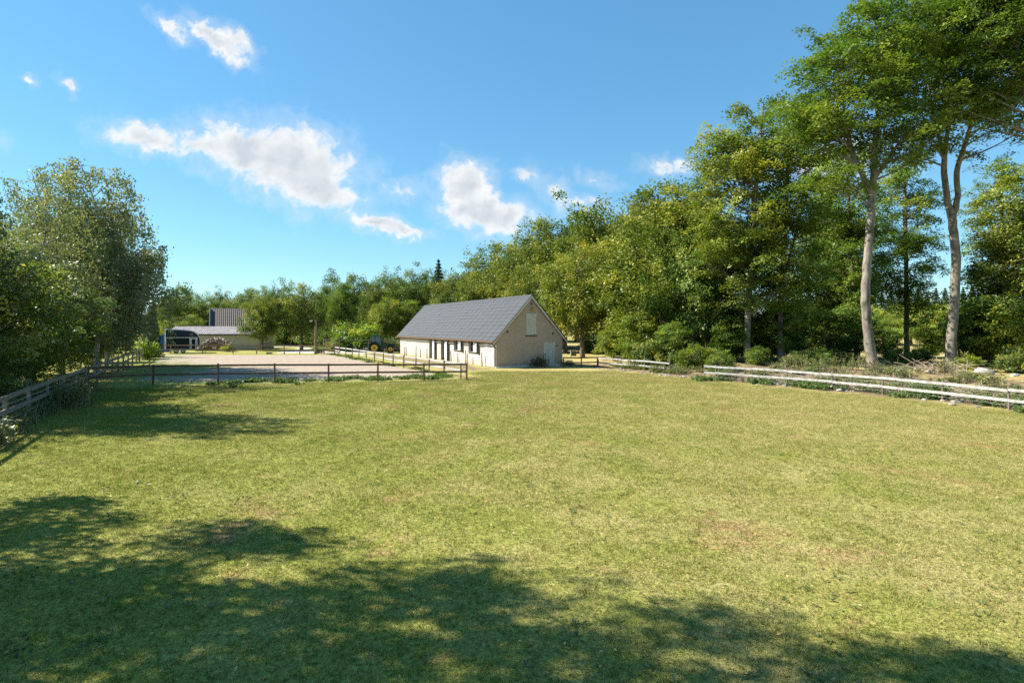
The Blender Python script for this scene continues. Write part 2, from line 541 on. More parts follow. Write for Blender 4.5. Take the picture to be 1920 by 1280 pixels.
# ------------------------------------------------------------------ ground
def axis_lines(lo, hi, step, far):
    core = np.arange(lo, hi + 1e-6, step)
    ext = []
    d = step
    while sum(ext) < far:
        d *= 1.35
        ext.append(d)
    up = hi + np.cumsum(ext)
    dn = lo - np.cumsum(ext)
    return np.concatenate([dn[::-1], core, up])

def build_ground():
    xs = axis_lines(-50, 56, 1.0, 2600)
    ys = axis_lines(-16, 92, 1.0, 2600)
    XX, YY = np.meshgrid(xs, ys)
    ZZ = bank(XX, YY)
    V = np.stack([XX, YY, ZZ], -1).reshape(-1, 3)
    nx, ny = len(xs), len(ys)
    i = np.arange(nx * ny).reshape(ny, nx)
    F = np.stack([i[:-1, :-1], i[:-1, 1:], i[1:, 1:], i[1:, :-1]], -1).reshape(-1, 4)
    m = bpy.data.meshes.new('ground')
    m.from_pydata(V.tolist(), [], F.tolist())
    m.polygons.foreach_set('use_smooth', [True] * len(m.polygons))
    # earth shows under the right-hand fence and rubble, and in the trodden paddock by the barn
    x, y = V[:, 0], V[:, 1]
    s = (x - 13) * .846 + (y - 36.9) * .534
    dirt = .62 * ss(s, -1.6, .8) * (1 - ss(s, 9, 15)) * (1 - ss(y, 50, 58))
    # paddock between arena fence and barn
    t = (x + 3.3) * -.5157 + (y - 37.3) * .857      # along
    n = (x + 3.3) * .857 + (y - 37.3) * .5157        # away from the arena fence
    pad = ss(n, 1.0, 3.0) * (1 - ss(n, 5.8, 7.5)) * ss(t, 2, 8) * (1 - ss(t, 36, 40))
    dirt = np.maximum(dirt, .58 * pad)
    near = np.exp(-(((x - 3) / 9) ** 2 + ((y - 42) / 4.0) ** 2))
    dirt = np.maximum(dirt, .40 * near)
    a = m.attributes.new('dirt', 'FLOAT', 'POINT')
    a.data.foreach_set('value', dirt.astype(np.float32))
    m.materials.append(M['ground'])
    return tag(link_obj('ground', m), kind='structure')
build_ground()

def sheet(name, corners, z, mat, step=.8, jit=.3, weedfn=None, seed=1):
    """flat sheet with an uneven rim, gridded between four corners"""
    r = np.random.default_rng(seed)
    c = np.array(corners, float)
    nu = max(2, int(np.linalg.norm(c[1] - c[0]) / step)); nv = max(2, int(np.linalg.norm(c[3] - c[0]) / step))
    u = np.linspace(0, 1, nu)[None, :, None]; v = np.linspace(0, 1, nv)[:, None, None]
    P = (c[0] * (1 - u) + c[1] * u) * (1 - v) + (c[3] * (1 - u) + c[2] * u) * v
    j = r.normal(0, jit, P.shape)
    rim = np.zeros(P.shape[:2] + (1,)); rim[0] = rim[-1] = 1; rim[:, 0] = rim[:, -1] = 1
    P = P + j * rim
    V = np.concatenate([P, np.full(P.shape[:2] + (1,), z)], -1).reshape(-1, 3)
    i = np.arange(nu * nv).reshape(nv, nu)
    F = np.stack([i[:-1, :-1], i[:-1, 1:], i[1:, 1:], i[1:, :-1]], -1).reshape(-1, 4)
    m = bpy.data.meshes.new(name)
    m.from_pydata(V.tolist(), [], F.tolist())
    if weedfn is not None:
        a = m.attributes.new('weed', 'FLOAT', 'POINT')
        a.data.foreach_set('value', weedfn(V[:, 0], V[:, 1]).astype(np.float32))
    m.materials.append(mat)
    return tag(link_obj(name, m), kind='structure')

AR = [(-22.6, 32.6), (-3.9, 38.3), (-22.8, 68.6), (-44.5, 69.6)]    # riding arena corners
def arena_weeds(x, y):
    # grass creeps in from the front rim and from the tree side
    f = (y - (38.6 + (x + 3.9) * .305))
    l = (x + 22.6) * .867 + (y - 32.6) * .498
    w = .62 * (1 - ss(f, .2, 4.2)) + .55 * (1 - ss(l, 1.0, 7.0)) + .5 * np.exp(-((f - 17) / 5) ** 2) * (1 - ss(l, 8, 17))
    r = (x + 3.9) * .848 + (y - 38.3) * .53
    return w + .55 * (1 - ss(-r, .1, 1.3)) - .05
sheet('riding_arena', AR, .006, M['sand'], .8, .22, arena_weeds, 3)
sheet('gravel_yard', [(-31.5, 73.5), (-20, 72.5), (-17, 92), (-36, 92)], .006, M['gravel'], 1.5, .5, None, 4)
sheet('gravel_road', [(-62, 98), (-20, 96), (-20, 104), (-62, 107)], .010, M['gravel'], 2.5, .5, None, 5)

# ------------------------------------------------------------------ grass
def build_grass():
    protos = []
    for k in range(4):
        r = np.random.default_rng(50 + k)
        n = 2000
        c = np.clip(r.normal(0, .55, (n, 2)), -1.5, 1.5)
        # tufts: pull half of the blades towards tuft centres
        tc = np.clip(r.normal(0, .55, (60, 2)), -1.5, 1.5)
        w = tc[r.integers(0, 60, n)]
        c = np.where(r.random((n, 1)) < .5, w + r.normal(0, .05, (n, 2)), c)
        hgt = r.uniform(.018, .05, n) * (1 + .5 * (r.random(n) < .08))
        ang = r.uniform(0, 2 * np.pi, n)
        wid = r.uniform(.006, .011, n)
        lean = r.normal(0, .035, (n, 2))
        sx, sy = np.cos(ang) * wid / 2, np.sin(ang) * wid / 2
        z0 = np.full(n, -.004)
        V = np.stack([np.stack([c[:, 0] - sx, c[:, 1] - sy, z0], -1), np.stack([c[:, 0] + sx, c[:, 1] + sy, z0], -1),
                      np.stack([c[:, 0] + lean[:, 0], c[:, 1] + lean[:, 1], hgt], -1)], 1)
        me = quads_mesh('grass_tuft', V, M['grass'], r.random(n))
        protos.append(bpy.data.objects.new('grass_tuft', me))
    r = np.random.default_rng(99)
    pts = []
    y = 3.5
    step = 1.0
    while y < 44:
        half = y * .97 + 2.5
        for x in np.arange(-half, half, step):
            px_, py_ = x + r.uniform(-.25, .25), y + r.uniform(-.25, .25)
            s = (px_ - 13) * .846 + (py_ - 36.9) * .534
            if s > -.2: continue
            if px_ < -17.6 - .5615 * (py_ - 18): continue
            if py_ > 31.4 + (px_ + 24) * .29 and px_ < -2.6: continue
            if px_ > -3 and py_ > 45.5: continue
            pts.append((px_, py_, float(bank(px_, py_))))
        y += step
    pts = np.array(pts)
    m = bpy.data.meshes.new('grass')
    m.from_pydata(pts.tolist(), [], [])
    n = len(pts)
    a = m.attributes.new('rot', 'FLOAT', 'POINT'); a.data.foreach_set('value', r.uniform(0, 6.28, n).astype(np.float32))
    a = m.attributes.new('idx', 'INT', 'POINT'); a.data.foreach_set('value', r.integers(0, 4, n).astype(np.int32))
    a = m.attributes.new('scl', 'FLOAT', 'POINT'); a.data.foreach_set('value', r.uniform(.85, 1.15, n).astype(np.float32))
    o = tag(link_obj('grass', m), 'short mown field grass with dry straw patches', 'grass', kind='stuff')
    ng = bpy.data.node_groups.new('grass_scatter', 'GeometryNodeTree')
    ng.interface.new_socket('Geometry', in_out='INPUT', socket_type='NodeSocketGeometry')
    ng.interface.new_socket('Geometry', in_out='OUTPUT', socket_type='NodeSocketGeometry')
    gi = ng.nodes.new('NodeGroupInput'); go = ng.nodes.new('NodeGroupOutput')
    iop = ng.nodes.new('GeometryNodeInstanceOnPoints')
    jn = ng.nodes.new('GeometryNodeGeometryToInstance')
    for p in reversed(protos):
        oi = ng.nodes.new('GeometryNodeObjectInfo')
        oi.inputs['Object'].default_value = p
        ng.links.new(oi.outputs['Geometry'], jn.inputs[0])
    def attr(nm, typ):
        n_ = ng.nodes.new('GeometryNodeInputNamedAttribute'); n_.data_type = typ
        n_.inputs[0].default_value = nm
        return n_.outputs[0]
    ng.links.new(gi.outputs[0], iop.inputs['Points'])
    ng.links.new(jn.outputs[0], iop.inputs['Instance'])
    iop.inputs['Pick Instance'].default_value = True
    ng.links.new(attr('idx', 'INT'), iop.inputs['Instance Index'])
    cx = ng.nodes.new('ShaderNodeCombineXYZ'); ng.links.new(attr('rot', 'FLOAT'), cx.inputs[2])
    ng.links.new(cx.outputs[0], iop.inputs['Rotation'])
    ng.links.new(attr('scl', 'FLOAT'), iop.inputs['Scale'])
    ng.links.new(iop.outputs[0], go.inputs[0])
    md = o.modifiers.new('scatter', 'NODES'); md.node_group = ng
build_grass()

# ------------------------------------------------------------------ trees
def leaf_quads(C, T, N, L, W, fold=.25):
    """rhombic leaves folded along the midrib: centre, direction, normal"""
    Sd = np.cross(N, T); Sd /= np.linalg.norm(Sd, axis=1, keepdims=True) + 1e-9
    L = L[:, None]; W = W[:, None]
    a = C - T * L * .5; b = C + T * L * .5
    m = C + T * L * .05
    s1 = m + Sd * W * .5 + N * W * fold; s2 = m - Sd * W * .5 + N * W * fold
    return np.stack([a, s1, b, s2], 1)

def unit(v):
    return v / (np.linalg.norm(v, axis=-1, keepdims=True) + 1e-9)

def make_tree(seed, stems, lobes, n_clump, sprays, leaves, spray_r, leaf, leafmat, bark, clump_r=.9, flat=.35, tilt=.45,
              droop=.25, hang=False, limb_r=.09, shell=.45, sides=9, zsq=.6):
    """stems: list of (points, radii); lobes: crown ellipsoids (cx,cy,cz,rx,ry,rz). Returns trunk mesh, crown mesh."""
    r = np.random.default_rng(seed)
    tb = MB()
    SP = []; SR = []
    for pts, rad in stems:
        P = np.array(pts, float); R = np.array(rad, float)
        k = max(6, len(P) * 4)
        t = np.linspace(0, len(P) - 1, k)
        idx = np.arange(len(P))
        Pi = np.stack([np.interp(t, idx, P[:, j]) for j in range(3)], 1)
        for _ in range(2):
            Pi[1:-1] = .25 * Pi[:-2] + .5 * Pi[1:-1] + .25 * Pi[2:]
        Ri = np.interp(t, idx, R)
        Pi[1:-1, :2] += r.normal(0, .10, (k - 2, 2)) * np.minimum(Ri[1:-1, None], .25)
        tb.tube(Pi, Ri, sides)
        SP.append(Pi); SR.append(Ri)
    SPa = np.concatenate(SP); SRa = np.concatenate(SR)
    vol = np.array([(l[3] * l[4] * l[5]) ** .8 for l in lobes]); vol /= vol.sum()
    cl = []
    for l, w in zip(lobes, vol):
        k = max(2, int(round(n_clump * w)))
        d = unit(r.normal(0, 1, (k * 3, 3)))
        rad = (shell + (1 - shell) * r.random(k * 3)) ** .6
        c = np.array(l[:3]) + d * rad[:, None] * np.array(l[3:6])
        # spread: greedy pick of distant points
        pick = [0]
        dist = np.linalg.norm(c - c[0], axis=1)
        while len(pick) < k:
            j = int(np.argmax(dist)); pick.append(j)
            dist = np.minimum(dist, np.linalg.norm(c - c[j], axis=1) * r.uniform(.6, 1, len(c)))
        cl.append(c[pick])
    cl = np.concatenate(cl)
    LV = []; RN = []
    for c in cl:
        hd = np.linalg.norm(SPa[:, :2] - c[:2], axis=1)
        dz = c[2] - SPa[:, 2]
        cost = np.hypot(hd, dz) + 3.0 * np.maximum(0, .35 * hd - dz)
        j = int(np.argmin(cost + r.uniform(0, .8, len(cost))))
        a = SPa[j]
        ln = np.linalg.norm(c - a)
        midp = a * .5 + c * .5 + np.array([0, 0, -.06 * ln]) + r.normal(0, .07 * ln, 3)
        t = np.linspace(0, 1, 6)[:, None]
        B = (1 - t) ** 2 * a + 2 * t * (1 - t) * midp + t ** 2 * c
        r0 = min(SRa[j] * .6, limb_r * (.35 + .16 * ln))
        tb.tube(B, np.linspace(r0, .012, 6), 5, False)
        ns = max(1, int(sprays * r.uniform(.6, 1.4)))
        cr = clump_r * r.uniform(.7, 1.3)
        sc = c + r.normal(0, 1, (ns, 3)) * cr * np.array([1, 1, zsq])
        ct = r.normal(0, .20)
        for q in sc:
            if r.random() < .45:
                p0 = B[int(r.integers(3, 6))]
                tb.tube(np.array([p0, (p0 + q) / 2 + r.normal(0, .08, 3), q]), [.02, .013, .006], 3, False)
            n = max(4, int(leaves * r.uniform(.6, 1.4)))
            if hang:
                off = np.stack([r.normal(0, spray_r * .33, n), r.normal(0, spray_r * .33, n), -spray_r * 2.2 * r.random(n) ** 1.3], 1)
                T = unit(np.array([0, 0, -1.0]) + r.normal(0, .5, (n, 3)))
                N = unit(r.normal(0, 1, (n, 3)) + np.array([0, 0, .4]))
            else:
                nrm = unit(np.array([0, 0, 1.0]) + r.normal(0, .28, 3))
                ax = unit(np.cross(nrm, r.normal(0, 1, 3))); ay = np.cross(nrm, ax)
                rr = spray_r * np.sqrt(r.random(n)); th = r.uniform(0, 2 * np.pi, n)
                off = (rr * np.cos(th))[:, None] * ax * 1.25 + (rr * np.sin(th))[:, None] * ay * .85 + r.normal(0, flat * spray_r, n)[:, None] * nrm
                off[:, 2] -= droop * rr ** 2 / spray_r
                N = unit(nrm + r.normal(0, tilt, (n, 3)))
                T = unit(np.cross(N, r.normal(0, 1, (n, 3))))
            L = leaf * r.uniform(.65, 1.35, n)
            LV.append(leaf_quads(q + off, T, N, L, L * .62))
            RN.append(np.clip(.42 + ct + r.normal(0, .13) + r.normal(0, .10, n), 0, 1))
    V = np.concatenate(LV); rn = np.concatenate(RN)
    tm = tb.mesh('trunk', bark, True)
    cm = quads_mesh('crown', V, leafmat, rn)
    return tm, cm

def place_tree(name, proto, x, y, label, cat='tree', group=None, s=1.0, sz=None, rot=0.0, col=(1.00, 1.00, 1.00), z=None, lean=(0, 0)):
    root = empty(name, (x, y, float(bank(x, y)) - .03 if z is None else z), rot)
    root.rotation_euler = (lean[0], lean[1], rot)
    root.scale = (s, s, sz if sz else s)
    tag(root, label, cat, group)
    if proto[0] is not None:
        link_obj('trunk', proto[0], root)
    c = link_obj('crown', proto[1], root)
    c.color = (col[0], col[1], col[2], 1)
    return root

def lobes_px(cx, base, sc, L):
    """crown lobes given as photograph spans around a trunk base, converted to metres"""
    return [((px - cx) / sc, yo, (base - py) / sc, rx / sc, ry, rz / sc) for (px, py, rx, rz, yo, ry) in L]

def stem_px(cx, base, sc, P, yo=None):
    return [((px - cx) / sc, 0 if yo is None else yo[i], (base - py) / sc) for i, (px, py) in enumerate(P)]

TR = {}
# tall forked beech, left of the pair by the right-hand fence
sc = 1024 / 38.0
TR['beech_fork'] = make_tree(11, [
    (stem_px(1635, 697, sc, [(1638, 700), (1636, 690), (1628, 630), (1622, 560), (1627, 480), (1633, 400), (1637, 350)]), [.60, .38, .31, .29, .27, .25, .22]),
    (stem_px(1635, 697, sc, [(1636, 365), (1620, 330), (1606, 290), (1596, 240), (1592, 150)], [0, .1, .3, .6, .9]), [.20, .17, .13, .10, .04]),
    (stem_px(1635, 697, sc, [(1637, 352), (1639, 290), (1643, 220), (1648, 140), (1640, 60)], [0, 0, -.2, -.4, -.6]), [.25, .2, .16, .10, .04]),
    (stem_px(1635, 697, sc, [(1640, 335), (1655, 310), (1675, 275), (1690, 240)], [0, -.2, -.5, -.9]), [.14, .11, .08, .04]),
    (stem_px(1635, 697, sc, [(1630, 390), (1610, 370), (1585, 350)], [0, -.3, -.9]), [.07, .05, .03]),
], lobes_px(1635, 697, sc, [(1600, 165, 108, 125, 0, 4.0), (1658, 95, 75, 90, 0, 3.6), (1545, 215, 58, 62, .5, 2.6), (1680, 255, 62, 62, -.5, 3.0),
                            (1570, 335, 50, 26, 0, 2.2)]),
    112, 6.5, 80, .80, .20, M['beech'], M['beechbark'], clump_r=.72, limb_r=.10, flat=.16, tilt=.32)
# tall beech with two long stems, right of the pair
sc = 1024 / 40.0
TR['beech_twin'] = make_tree(12, [
    (stem_px(1782, 692, sc, [(1781, 695), (1782, 684), (1788, 600), (1793, 500), (1789, 440), (1784, 402)]), [.54, .36, .31, .30, .28, .26]),
    (stem_px(1782, 692, sc, [(1784, 408), (1775, 370), (1771, 310), (1778, 262), (1792, 205), (1775, 140), (1770, 60)], [0, 0, .1, .2, .4, .6, .6]), [.24, .21, .19, .15, .12, .09, .04]),
    (stem_px(1782, 692, sc, [(1773, 300), (1762, 262), (1742, 215), (1722, 165)], [.1, 0, -.4, -.9]), [.13, .11, .09, .04]),
    (stem_px(1782, 692, sc, [(1786, 405), (1795, 372), (1790, 325), (1806, 272), (1818, 220), (1826, 130), (1832, 30)], [0, -.1, -.1, -.2, -.3, -.4, -.5]), [.22, .19, .18, .15, .12, .09, .04]),
    (stem_px(1782, 692, sc, [(1783, 440), (1774, 415), (1770, 395)], [0, -.2, -.4]), [.05, .04, .02]),
], lobes_px(1782, 692, sc, [(1762, 125, 85, 115, 0, 3.8), (1852, 105, 88, 135, 0, 4.0), (1805, 5, 105, 95, 0, 4.2), (1725, 275, 48, 30, -.6, 2.2),
                            (1880, 240, 45, 45, .5, 2.6)]),
    124, 6.5, 80, .80, .20, M['beech'], M['beechbark'], clump_r=.72, limb_r=.10, flat=.16, tilt=.32)
# full beech, leaves almost to the ground
sc = 1024 / 46.0
TR['beech_full'] = make_tree(13, [
    (stem_px(1400, 690, sc, [(1400, 694), (1400, 680), (1401, 600), (1408, 480), (1418, 360), (1428, 260), (1432, 205)]), [.40, .30, .26, .22, .17, .10, .03]),
], lobes_px(1400, 690, sc, [(1395, 400, 95, 110, 0, 3.8), (1430, 275, 68, 75, 0, 3.0), (1400, 520, 82, 60, -.5, 3.4), (1350, 330, 45, 60, 0, 2.2), (1345, 470, 48, 60, -.6, 2.2)]),
    120, 6, 74, .85, .22, M['beech'], M['beechbark'], clump_r=.72, flat=.16, tilt=.32)
TR['beech_slim'] = make_tree(14, [
    (stem_px(1467, 698, sc, [(1467, 702), (1466, 690), (1468, 600), (1474, 480), (1482, 360), (1484, 240), (1486, 200)]), [.36, .28, .24, .20, .16, .09, .03]),
    (stem_px(1467, 698, sc, [(1472, 520), (1490, 470), (1505, 400), (1515, 330)]), [.12, .10, .07, .03]),
], lobes_px(1467, 698, sc, [(1485, 330, 70, 115, 0, 3.0), (1478, 470, 65, 80, 0, 2.8), (1470, 580, 45, 38, -.5, 2.0)]),
    84, 6, 74, .85, .22, M['beech'], M['brownbark'], clump_r=.72, flat=.16, tilt=.32)

def generic(seed, h, w, lobes_rel, trunk_frac, nclump, sprays, leaves, leaf, leafmat, bark, tr=.02, clump_r=.8, spray_r=.7, **kw):
    top = h * .93
    r = np.random.default_rng(seed)
    pts = [(0, 0, -.1), (0, 0, h * .12), (r.normal(0, .02 * h), r.normal(0, .02 * h), h * .4), (r.normal(0, .03 * h), r.normal(0, .03 * h), h * .7), (r.normal(0, .03 * h), r.normal(0, .03 * h), top)]
    rad = [tr * h * 1.35, tr * h, tr * h * .8, tr * h * .5, .02]
    lobes = [(a * w, b * w, c * h, d * w, d * w * .95, e * h) for (a, b, c, d, e) in lobes_rel]
    return make_tree(seed, [(pts, rad)], lobes, nclump, sprays, leaves, spray_r, leaf, leafmat, bark, clump_r=clump_r, **kw)

R_ROUND = [(0, 0, .58, .42, .36), (.16, .1, .72, .28, .24), (-.2, -.08, .5, .28, .24), (.2, -.15, .42, .26, .22), (-.08, .2, .4, .28, .22)]
R_TALL = [(0, 0, .55, .40, .36), (.1, .05, .78, .26, .20), (-.18, -.1, .62, .26, .22), (.2, -.1, .42, .28, .2), (-.1, .15, .33, .28, .18)]
R_WIDE = [(0, 0, .55, .45, .36), (.28, .05, .5, .27, .26), (-.28, .0, .5, .27, .28), (0, -.25, .48, .27, .28), (.05, .22, .66, .25, .28), (-.1, -.1, .76, .22, .2)]
# 14 m proto broadleaves; scaled when placed
TR['round1'] = generic(21, 14, 11, R_ROUND, .2, 80, 6, 64, .25, M['broad'], M['brownbark'], clump_r=.85, spray_r=.75, zsq=.75, flat=.45, tilt=.6)
TR['round2'] = generic(22, 14, 11, R_WIDE, .2, 84, 6, 64, .25, M['broad'], M['brownbark'], clump_r=.85, spray_r=.75, zsq=.75, flat=.45, tilt=.6)
TR['tall1'] = generic(23, 16, 10, R_TALL, .2, 84, 6, 64, .25, M['broad'], M['brownbark'], clump_r=.85, spray_r=.75, zsq=.7, flat=.4, tilt=.55)
TR['tall2'] = generic(24, 16, 10, R_TALL, .2, 84, 6, 64, .25, M['beech'], M['brownbark'], clump_r=.8, spray_r=.8, zsq=.5)
# hazel and young beech behind the left fence, nearer so with smaller leaves
TR['hazel1'] = generic(31, 8.5, 8, R_WIDE + [(0, 0, .22, .28, .2), (.1, -.15, .3, .28, .22)],   .1, 84, 6, 66, .17, M['hazel'], M['brownbark'], tr=.012, clump_r=.7, spray_r=.7, flat=.14, tilt=.32, droop=.4, shell=.25)
TR['hazel2'] = generic(32, 8.5, 8, R_ROUND + [(0, 0, .25, .28, .2), (-.1, -.12, .3, .28, .22)],   .1, 84, 6, 66, .17, M['hazel'], M['brownbark'], tr=.012, clump_r=.7, spray_r=.7, flat=.14, tilt=.32, droop=.4, shell=.25)
R_BIRCH = [(0, 0, .78, .26, .2), (.1, .05, .6, .36, .2), (-.16, -.1, .5, .34, .2), (.14, -.12, .4, .36, .18), (-.05, .1, .32, .38, .16)]
TR['birch1'] = generic(33, 15, 8.5, R_BIRCH, .2, 105, 7, 80, .155, M['birch'], M['birchbark'], tr=.010, clump_r=.62, spray_r=.6, hang=True, limb_r=.06)
TR['birch2'] = generic(34, 15, 7, R_BIRCH, .2, 64, 6, 60, .15, M['birch'], M['birchbark'], tr=.009, clump_r=.62, spray_r=.6, hang=True, limb_r=.06)
# low growth
R_BUSH = [(0, 0, .5, .42, .45), (.28, .1, .4, .28, .35), (-.28, -.1, .42, .28, .38), (.05, -.28, .38, .28, .36)]
TR['open1'] = generic(36, 17, 11, R_TALL, .2, 24, 5, 84, .25, M['beech'], M['brownbark'], tr=.012, clump_r=.45, spray_r=.8)
TR['open2'] = generic(37, 15, 12, R_WIDE, .2, 24, 5, 84, .25, M['beech'], M['brownbark'], tr=.012, clump_r=.45, spray_r=.8)
TR['bush1'] = generic(41, 2.4, 3.2, R_BUSH, 0, 34, 5, 40, .15, M['beech'], M['brownbark'], tr=.012, clump_r=.3, spray_r=.34, flat=.3)
TR['bush2'] = generic(42, 2.4, 3.2, R_BUSH, 0, 34, 5, 40, .15, M['hazel'], M['brownbark'], tr=.012, clump_r=.3, spray_r=.34, flat=.3)
TR['sapling'] = generic(43, 6, 5, R_TALL + [(0, 0, .25, .4, .14)], 0, 60, 6, 46, .2, M['beech'], M['brownbark'], tr=.012, clump_r=.55, spray_r=.62, flat=.18, tilt=.3, zsq=.35)

def make_spruce(seed, h=14, w=4.6, n=10500):
    r = np.random.default_rng(seed)
    tb = MB(); tb.tube([(0, 0, -.1), (0, 0, h * .5), (0, 0, h)], [.2, .12, .01], 6)
    t = r.random(n) ** .65                         # 0 base .. 1 top, denser low
    t = np.sort(1 - t)
    lev = np.floor(t * 26) / 26 + r.normal(0, .004, n)
    az = r.integers(0, 11, n) / 11 * 2 * np.pi + np.floor(t * 26) * 1.7 + r.normal(0, .09, n)
    R = (1 - lev) ** .85 * w / 2 * (1 + .18 * np.sin(az * 3 + lev * 40))
    f = r.random(n) ** .6
    d = np.stack([np.cos(az), np.sin(az), np.zeros(n)], 1)
    C = d * (f * R)[:, None]
    C[:, 2] = h * (.06 + .94 * lev) - f * R * .38 + .25 * (f ** 3) * R * .5 + r.normal(0, .06, n)
    T = unit(d + r.normal(0, .55, (n, 3)) + np.array([0, 0, -.35]))
    N = unit(np.array([0, 0, 1.0]) + r.normal(0, .45, (n, 3)))
    L = r.uniform(.28, .62, n)
    V = leaf_quads(C, T, N, L, L * .34)
    return tb.mesh('trunk', M['brownbark'], True), quads_mesh('crown', V, M['spruce'], np.clip(.5 + r.normal(0, .25, n), 0, 1))
TR['spruce'] = make_spruce(51)

# --- left-hand trees behind the fence
place_tree('birch_tree', TR['birch2'], -29.3, 33.0, 'thin sparse birch at the left edge with sky between its leaves', s=.92, rot=.4, col=(1.05, 1.05, 1.00))
place_tree('birch_tree', TR['birch1'], -31.2, 41.0, 'tallest dense grey-green birch on the left, above the weathered fence', s=1.13, rot=1.2)
place_tree('birch_tree', TR['birch1'], -34.8, 42.0, 'birch crown just left of the tallest birch', s=1.0, rot=2.9)
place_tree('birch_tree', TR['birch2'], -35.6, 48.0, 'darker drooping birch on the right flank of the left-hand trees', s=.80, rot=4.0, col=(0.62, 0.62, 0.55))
place_tree('birch_tree', TR['birch1'], -34.5, 46.5, 'birch with hanging twigs behind and right of the tallest birch', s=.92, rot=5.0)
place_tree('hazel_tree', TR['hazel1'], -23.9, 23.3, 'leafy hazel overhanging the weathered fence nearest the left edge', s=.95, rot=.3)
place_tree('hazel_tree', TR['hazel2'], -26.7, 28.3, 'yellow-tipped hazel behind the weathered fence before the corner post', s=.92, rot=1.9, col=(1.10, 1.05, 0.95))
place_tree('hazel_tree', TR['hazel1'], -30.0, 34.3, 'bright yellow-green hazel behind the corner of the weathered fence', s=.88, rot=3.4, col=(1.15, 1.12, 0.95))
place_tree('hazel_tree', TR['hazel2'], -33.9, 41.3, 'hazel at the far end of the left hedge reaching towards the arena', s=.84, rot=5.1, col=(1.12, 1.10, 0.95))
place_tree('hazel_tree', TR['hazel1'], -41.6, 54.5, 'low hazel near the far end of the arena, left side', s=.62, rot=.9, col=(1.00, 1.05, 0.95))
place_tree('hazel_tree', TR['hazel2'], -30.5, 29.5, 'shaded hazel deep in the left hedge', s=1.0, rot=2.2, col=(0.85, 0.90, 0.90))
place_tree('hazel_bush', TR['hazel2'], -20.9, 21.0, 'low hazel bush spreading behind the fence in the lower left', cat='bush', s=.45, rot=4.2)
place_tree('hazel_tree', TR['hazel1'], -37.2, 48.8, 'dense hazel where the left hedge meets the drooping birch', s=.85, rot=2.7, col=(1.05, 1.08, .95))
place_tree('hazel_bush', TR['hazel1'], -26.4, 27.2, 'low bush between the hazels behind the fence boards', cat='bush', s=.5, rot=1.1, col=(0.90, 0.95, 0.90))
place_tree('spruce_tree', TR['spruce'], X(287, 64), 64, 'small dark spruce beside the blue cabin', s=.46, rot=.5, col=(0.80, 0.85, 0.80))
# shade trees just outside the left edge, whose shadow lies on the foreground
place_tree('birch_tree', TR['birch1'], -24.0, 21.8, 'birch reaching in from beyond the left edge of the picture', s=.80, sz=.98, rot=2.0)
place_tree('shade_tree', TR['open2'], -18.8, 10.4, 'open-crowned tree beyond the left edge, known by its shadow on the grass', s=.52, sz=.80, rot=1.0)
place_tree('shade_tree', TR['open1'], -17.6, 9.4, 'tall open tree beyond the left edge casting the foremost shadow', s=.60, sz=1.0, rot=2.4)
place_tree('shade_tree', TR['open1'], -17.8, 7.2, 'tall open tree behind the left edge shading the lower right grass', s=.66, sz=1.22, rot=.2)

place_tree('shade_tree', TR['open1'], -16.4, 8.4, 'open tree left of the camera, known by the middle of the foreground shadow', s=.55, sz=1.10, rot=4.4)
place_tree('shade_tree', TR['open1'], -15.6, 6.3, 'open tree left of the camera, known by the tip of the foreground shadow', s=.60, sz=1.42, rot=1.7)

# --- right-hand trees
place_tree('beech_tree', TR['beech_fork'], X(1635, 38), 38, 'tall beech with forked crown, left of the two pale trunks by the white fence', col=(.98, 1.05, .92), z=Z(697, 38))
place_tree('beech_tree', TR['beech_twin'], X(1782, 40), 40, 'tall beech with two long upper stems, right of the two pale trunks', col=(.98, 1.05, .92), z=Z(692, 40))
place_tree('beech_tree', TR['beech_full'], X(1400, 46), 46, 'full beech with straight pale trunk, tallest of the middle clump', col=(1.18, 1.08, 1.03), z=Z(690, 46), sz=1.05)
place_tree('beech_tree', TR['beech_slim'], X(1467, 46), 46.5, 'beech with brown trunk standing close right of the full beech', col=(1.17, 1.20, 1.16), z=Z(698, 46.5))
place_tree('beech_tree', TR['beech_slim'], X(1606, 55), 55, 'dark slender beech behind the left pale trunk', s=1.0, rot=2.4, col=(0.95, 1.04, 0.98))
place_tree('beech_tree', TR['tall2'], X(1555, 62), 62, 'shaded tree behind and between the middle clump and the forked beech', s=1.15, rot=.7, col=(1.08, 1.12, 1.04))
place_tree('beech_tree', TR['tall2'], X(1330, 60), 60, 'dark green tree behind the left side of the full beech', s=1.18, rot=3.1, col=(1.02, 1.10, 0.98))
place_tree('yellow_tree', TR['tall1'], X(1243, 53), 53, 'yellowing tree with pointed top between barn and full beech', s=1.12, rot=1.4, col=(1.28, 1.18, .80))
place_tree('yellow_tree', TR['round2'], X(1180, 58), 58, 'tree turning yellow left of the pointed yellowing tree', s=.98, rot=2.2, col=(1.28, 1.18, .80))
place_tree('yellow_tree', TR['round1'], X(1092, 61), 61, 'round yellow-brown tree on the meadow right behind the barn gable', s=.86, sz=.92, rot=.2, col=(1.28, 1.18, .80))
place_tree('oak_tree', TR['round2'], X(1300, 50), 50, 'dark leafy tree with low branches left of the full beech', s=.80, sz=1.0, rot=4.4, col=(1.02, 1.16, 1.04))
place_tree('beech_tree', TR['beech_slim'], X(1878, 55), 55, 'thin yellow-green beech with bare stem at the right edge', s=.9, rot=4.0, col=(1.26, 1.19, 1.03))
place_tree('beech_tree', TR['beech_twin'], X(1975, 35), 35, 'dark beech branches hanging in from the upper right corner', rot=2.6, col=(0.89, 1.00, 0.95))
